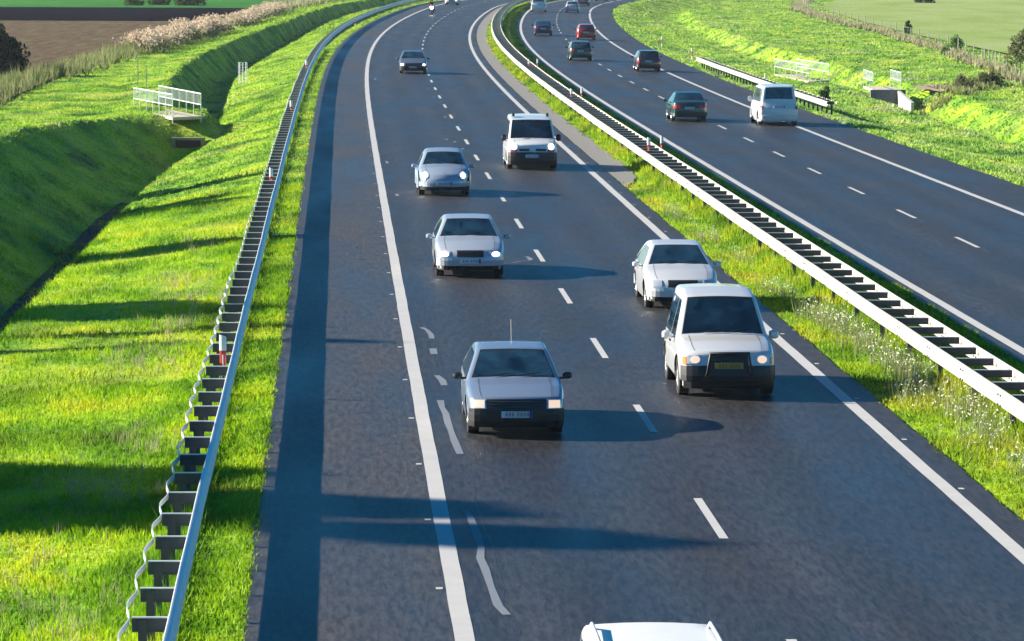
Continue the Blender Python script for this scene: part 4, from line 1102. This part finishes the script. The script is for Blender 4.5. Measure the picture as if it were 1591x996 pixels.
van = dict(L=4.8, W=1.90, H=1.93, belt=1.12, tumble=8, hood_f=.98, nose=.16, cowl=(.78, 1.13), rf=(1.36, 1.84), rm=(2.6, 1.93), rr=(4.62, 1.90), rw=(4.74, 1.15), deck=None, bow=.16, rbow=.05, r=.08, crown=.03, endw=.06, bow2=.08, wb=(.92, 4.0), wheel=.33,
           hl=(.56, .84, .74, 1.00), hl_ell=True, lampw=.42, grille_z=(.70, .79), grille_y=[(-.50, -.12), (.12, .50)], bz=(.22, .66), pz=(.46, .57), ind=(.56, .88, .67, .76, M_INDRED), tl=(.80, .90, .80, 1.12), mir=(.20, .26), mir_m=M_BLACK, side_rear=True, bpil=1.95, rw_t=(.1, .75), mir_x=.30)
Car(van).build('van', 'white van with black bumper and lit headlights in the right lane, black mirrors', 'van', 144.1, 5.72, False, G1, P_WHITE, 'lit', bumper=M_BLACK, extras=(ex_rack, ex_scoop))
dist = dict(sedan); dist.update(L=4.6, W=1.78, grille_y=.50, grille_z=(.50, .68), hl=(.56, .82, .50, .66), bz=(.2, .49))
Car(dist).build('saloon_car', 'dark fronted saloon with lit headlights, alone on the dashed line further up the left lane', 'car', 248.5, 2.95, False, G1, carpaint('steel_grey', (.16, .19, .24), .5, .3), 'lit', bumper=M_BLACK)
far = dict(sedan)
Car(far).build('saloon_car', 'distant silver car at the very top of the left lane, beyond the motorcycle', 'car', 516.5, 1.55, False, G1, P_WHITES, 'lit')
whites = dict(sedan); whites.update(L=4.4, W=1.70, H=1.40, tumble=28, hl=(.48, .78, .52, .68), grille_y=.34)
Car(whites).build('saloon_car', 'white saloon partly hidden behind the near off road car in the right lane', 'car', 88.6, 6.42, False, G1, P_WHITES, 'off')
suv = dict(L=4.25, W=1.82, H=1.86, belt=1.02, tumble=14, hood_f=.90, nose=.16, cowl=(1.30, 1.08), rf=(1.90, 1.76), rm=(2.6, 1.86), rr=(4.02, 1.80), rw=(4.16, 1.10), deck=None, bow=.10, rbow=.06, r=.10, crown=.05, endw=.08, wb=(.80, 3.35), wheel=.37, sill=.34,
           hl=(.50, .76, .66, .82), hl_ell=False, bow2=.12, grille_z=(.62, .84), grille_y=.36, bz=(.34, .62), rbz=(.40, .62), pz=(.56, .67), rpz=(.60, .71), ind=(.765, .83, .64, .80, M_ORANGE), tl=(.70, .82, .75, 1.0), mir=(.19, .17), bpil=2.45, bulge=.04)
Car(suv).build('off_road_car', 'tall white and grey off road car with yellow number plate, largest in the right lane', 'car', 71.0, 5.70, False, G1, P_WHITES, 'warm', plate=M_PLATEY, bumper=M_BLACK, extras=(ex_bullbar,))
near_ = dict(L=4.4, W=1.74, H=1.47, belt=.90, tumble=19, cowl=(1.22, .98), rf=(1.85, 1.42), rm=(2.5, 1.47), rr=(3.95, 1.42), rw=(4.28, 1.0), deck=None, bow=.12, r=.06, crown=.04, hl=(.5, .8, .52, .66), rw_t=(.08, .85))
Car(near_).build('estate_car', 'silver roof of a car with roof rails, cut off by the bottom picture edge', 'car', 35.4, 1.62, False, G1, simple('matt_silver_paint', (.62, .63, .64), .45, .0, coat=.15), 'off', extras=(ex_rails,))

# right carriageway, tails towards the camera
sedan_r = dict(sedan); sedan_r.update(tl=(.46, .80, .66, .82), rpz=(.62, .73))
hatch_r = dict(L=4.2, W=1.72, H=1.45, belt=.92, tumble=22, cowl=(1.20, .98), rf=(1.85, 1.40), rm=(2.5, 1.45), rr=(3.55, 1.40), rw=(4.08, .98), deck=None, bow=.14, rbow=.12, r=.08, tl=(.52, .80, .72, .90), rpz=(.66, .77), rw_t=(.10, .82), wb=(.8, 3.4))
estate_r = dict(hatch_r); estate_r.update(L=4.4, H=1.48, rr=(4.00, 1.42), rw=(4.30, .98), tl=(.62, .80, .62, .92), wb=(.8, 3.45))
vanr = dict(van); vanr.update(L=4.9, W=1.90, H=1.94, tumble=9, tl=(.78, .90, .80, .98), rpz=(.86, .97), rw_t=(.10, .82), rw_y=.90, r=.07, mir_m=P_WHITE)
Car(sedan_r).build('saloon_car', 'dark green saloon seen from behind, nearest car on the far carriageway', 'car', 187.5, 15.45, True, G2, P_GREEN, 'off')
Car(vanr).build('van', 'white minibus van seen from behind beside the short guardrail', 'van', 185.2, 19.50, True, G2, P_WHITE, 'off')
Car(estate_r).build('estate_car', 'dark brown estate seen from behind, straddling the edge line ahead of the minibus', 'car', 264.5, 19.10, True, G2, P_MAROON, 'off')
Car(hatch_r).build('hatchback_car', 'dark teal hatchback seen from behind in the inner lane, beside the dark estate', 'car', 286.0, 15.50, True, G2, P_GREEN, 'off')
Car(estate_r).build('hatchback_car', 'red hatchback seen from behind in the outer lane', 'car', 348.6, 18.30, True, G2, P_RED, 'off')
Car(sedan_r).build('saloon_car', 'navy blue saloon seen from behind, left of the red hatchback', 'car', 361.3, 14.65, True, G2, P_NAVY, 'off')
Car(hatch_r).build('hatchback_car', 'silver hatchback seen from behind near the top of the far carriageway', 'car', 479.4, 18.2, True, G2, P_SILVER, 'off')
Car(vanr).build('van', 'small distant white van at the top edge in the inner lane of the far carriageway', 'van', 479.0, 14.05, True, G2, P_WHITE, 'off')
Car(estate_r).build('estate_car', 'distant dark car just beyond the silver hatchback', 'car', 532.0, 18.4, True, G2, P_NAVY, 'off')
Car(vanr).build('van', 'most distant white van, a bright speck above the silver hatchback', 'van', 549.0, 17.2, True, G2, P_WHITE, 'off')
Car(sedan_r).build('saloon_car', 'most distant dark car at the top edge of the far carriageway', 'car', 576.0, 18.3, True, G2, P_DARK, 'off')

# motorcycle and rider
def motorcycle(s, o):
    base = RP(s, o, .012); th = theta(s); f = Vector((-math.sin(th), -math.cos(th)))
    root = empty('motorcycle', base, math.atan2(f.y, f.x)); tag(root, 'motorcycle with blazing headlight in the left lane, ahead of the distant silver car', 'motorcycle', None)
    for x in (.72, -.72):
        w_ = empty('wheel', (x, 0, .31)); w_.parent = root; mb = MB(); n = 20; pr = [(.31, 0), (.29, .06), (.22, .05), (.22, -.05), (.29, -.06)]
        mb.add([(math.cos(k * 2 * math.pi / n) * a, b_, math.sin(k * 2 * math.pi / n) * a) for k in range(n) for a, b_ in pr], [(k * 5 + j, k * 5 + (j + 1) % 5, ((k + 1) % n) * 5 + (j + 1) % 5, ((k + 1) % n) * 5 + j) for k in range(n) for j in range(5)]); mb.build('tyre', M_RUBBER, w_)
        mb = MB()
        for k in range(5): a = k * 1.2566; mb.tube([(0, 0, 0), (math.cos(a) * .23, 0, math.sin(a) * .23)], .02, 5)
        mb.build('rim', M_RIM, w_)
    mb = MB(); mb.tube([(.72, .1, .31), (.45, .1, 1.0)], .03, 6); mb.tube([(.72, -.1, .31), (.45, -.1, 1.0)], .03, 6); mb.build('fork', M_CHROME, root)
    mb = MB(); mb.tube([(.55, 0, .55), (.45, 0, .78), (.2, 0, .88), (-.05, 0, .80)], [.12, .21, .20, .12], 12); mb.build('fuel_tank', carpaint('bike_red', (.30, .05, .03)), root, smooth=True)
    mb = MB(); mb.tube([(.68, 0, .78), (.60, 0, .92), (.45, 0, 1.12)], [.10, .22, .12], 12); mb.build('fairing', carpaint('bike_red', (.30, .05, .03)), root, smooth=True)
    mb = MB(); mb.tube([(.0, 0, .76), (-.5, 0, .80), (-.85, 0, .90)], [.13, .16, .07], 10); mb.build('seat', M_BLACK, root, smooth=True)
    mb = MB(); mb.box((.05, 0, .42), (.6, .3, .34)); mb.tube([(-.1, .16, .35), (-.8, .18, .45)], .05, 8); mb.build('engine', M_ZINCD, root)
    mb = MB(); mb.tube([(.42, -.36, 1.02), (.5, -.1, 1.0), (.5, .1, 1.0), (.42, .36, 1.02)], .018, 6); mb.build('handlebar', M_BLACK, root)
    mb = MB(); mb.tube([(.70, 0, .86), (.76, 0, .86)], [.19, .17], 16); mb.build('headlight', M_BEAM, root)
    # rider: one continuous skinned figure
    pts = [((-.30, 0, .92), .17), ((-.26, 0, 1.12), .16), ((-.16, 0, 1.34), .19), ((-.08, 0, 1.50), .09), ((-.04, 0, 1.57), .075),
           ((-.14, .20, 1.42), .085), ((.12, .34, 1.20), .06), ((.38, .33, 1.05), .045), ((.44, .30, 1.04), .05),
           ((-.14, -.20, 1.42), .085), ((.12, -.34, 1.20), .06), ((.38, -.33, 1.05), .045), ((.44, -.30, 1.04), .05),
           ((-.26, .13, .90), .12), ((.14, .26, .78), .09), ((-.06, .24, .38), .065), ((.08, .25, .32), .055),
           ((-.26, -.13, .90), .12), ((.14, -.26, .78), .09), ((-.06, -.24, .38), .065), ((.08, -.25, .32), .055)]
    ed = [(0, 1), (1, 2), (2, 3), (3, 4), (2, 5), (5, 6), (6, 7), (7, 8), (2, 9), (9, 10), (10, 11), (11, 12), (0, 13), (13, 14), (14, 15), (15, 16), (0, 17), (17, 18), (18, 19), (19, 20)]
    me = bpy.data.meshes.new('person'); me.from_pydata([p_[0] for p_ in pts], ed, []); ob = bpy.data.objects.new('person', me); col.objects.link(ob)
    sk = ob.modifiers.new('skin', 'SKIN'); sb = ob.modifiers.new('sub', 'SUBSURF'); sb.levels = sb.render_levels = 2; sk.use_smooth_shade = True
    for i, (p_, r_) in enumerate(pts): me.skin_vertices[0].data[i].radius = (r_, r_)
    me.skin_vertices[0].data[0].use_root = True
    me.materials.append(simple('rider_leather', (.035, .03, .035), .5)); ob.location = base; ob.rotation_euler = (0, 0, math.atan2(f.y, f.x)); tag(ob, 'person in dark riding gear and red helmet sitting on the motorcycle', 'person')
    mb = MB(); n = 14
    for k in range(7):
        pass
    rings = [(.0 + .13 * math.sin(math.pi * k / 8), 1.56 + .15 - .15 * math.cos(math.pi * k / 8)) for k in range(9)]
    vs = [(-.02 + math.cos(q * 2 * math.pi / n) * a * 1.1, math.sin(q * 2 * math.pi / n) * a, z) for a, z in rings for q in range(n)]
    mb.add(vs, [(k * n + q, k * n + (q + 1) % n, (k + 1) * n + (q + 1) % n, (k + 1) * n + q) for k in range(8) for q in range(n)]); hm = mb.build('helmet', carpaint('helmet_red', (.35, .03, .03)), ob, smooth=True)
    mb = MB(); mb.add([(.115 + .012 - abs(y) * .35, y, z) for z in (1.68, 1.76) for y in (-.09, -.04, 0, .04, .09)], [(k, k + 1, k + 6, k + 5) for k in range(4)]); mb.build('visor', M_GLASSM, ob)
motorcycle(448.0, 2.2)

# ------------------------------------------------------------------ haze: one box of thin even air round the whole scene
mb = MB(); mb.box((0, 900, 11.5), (3200, 5400, 42))
hz = mb.build('haze', []); m_, N, L, b = mat('thin_haze'); N.remove(b)
pv = N.new('ShaderNodeVolumePrincipled'); pv.inputs['Density'].default_value = HAZE; pv.inputs['Color'].default_value = (.92, .96, 1, 1); pv.inputs['Anisotropy'].default_value = .3
L.new(pv.outputs[0], N['Material Output'].inputs['Volume']); hz.data.materials.append(m_); tag(hz, kind='stuff')
if HAZE == 0: bpy.data.objects.remove(hz)
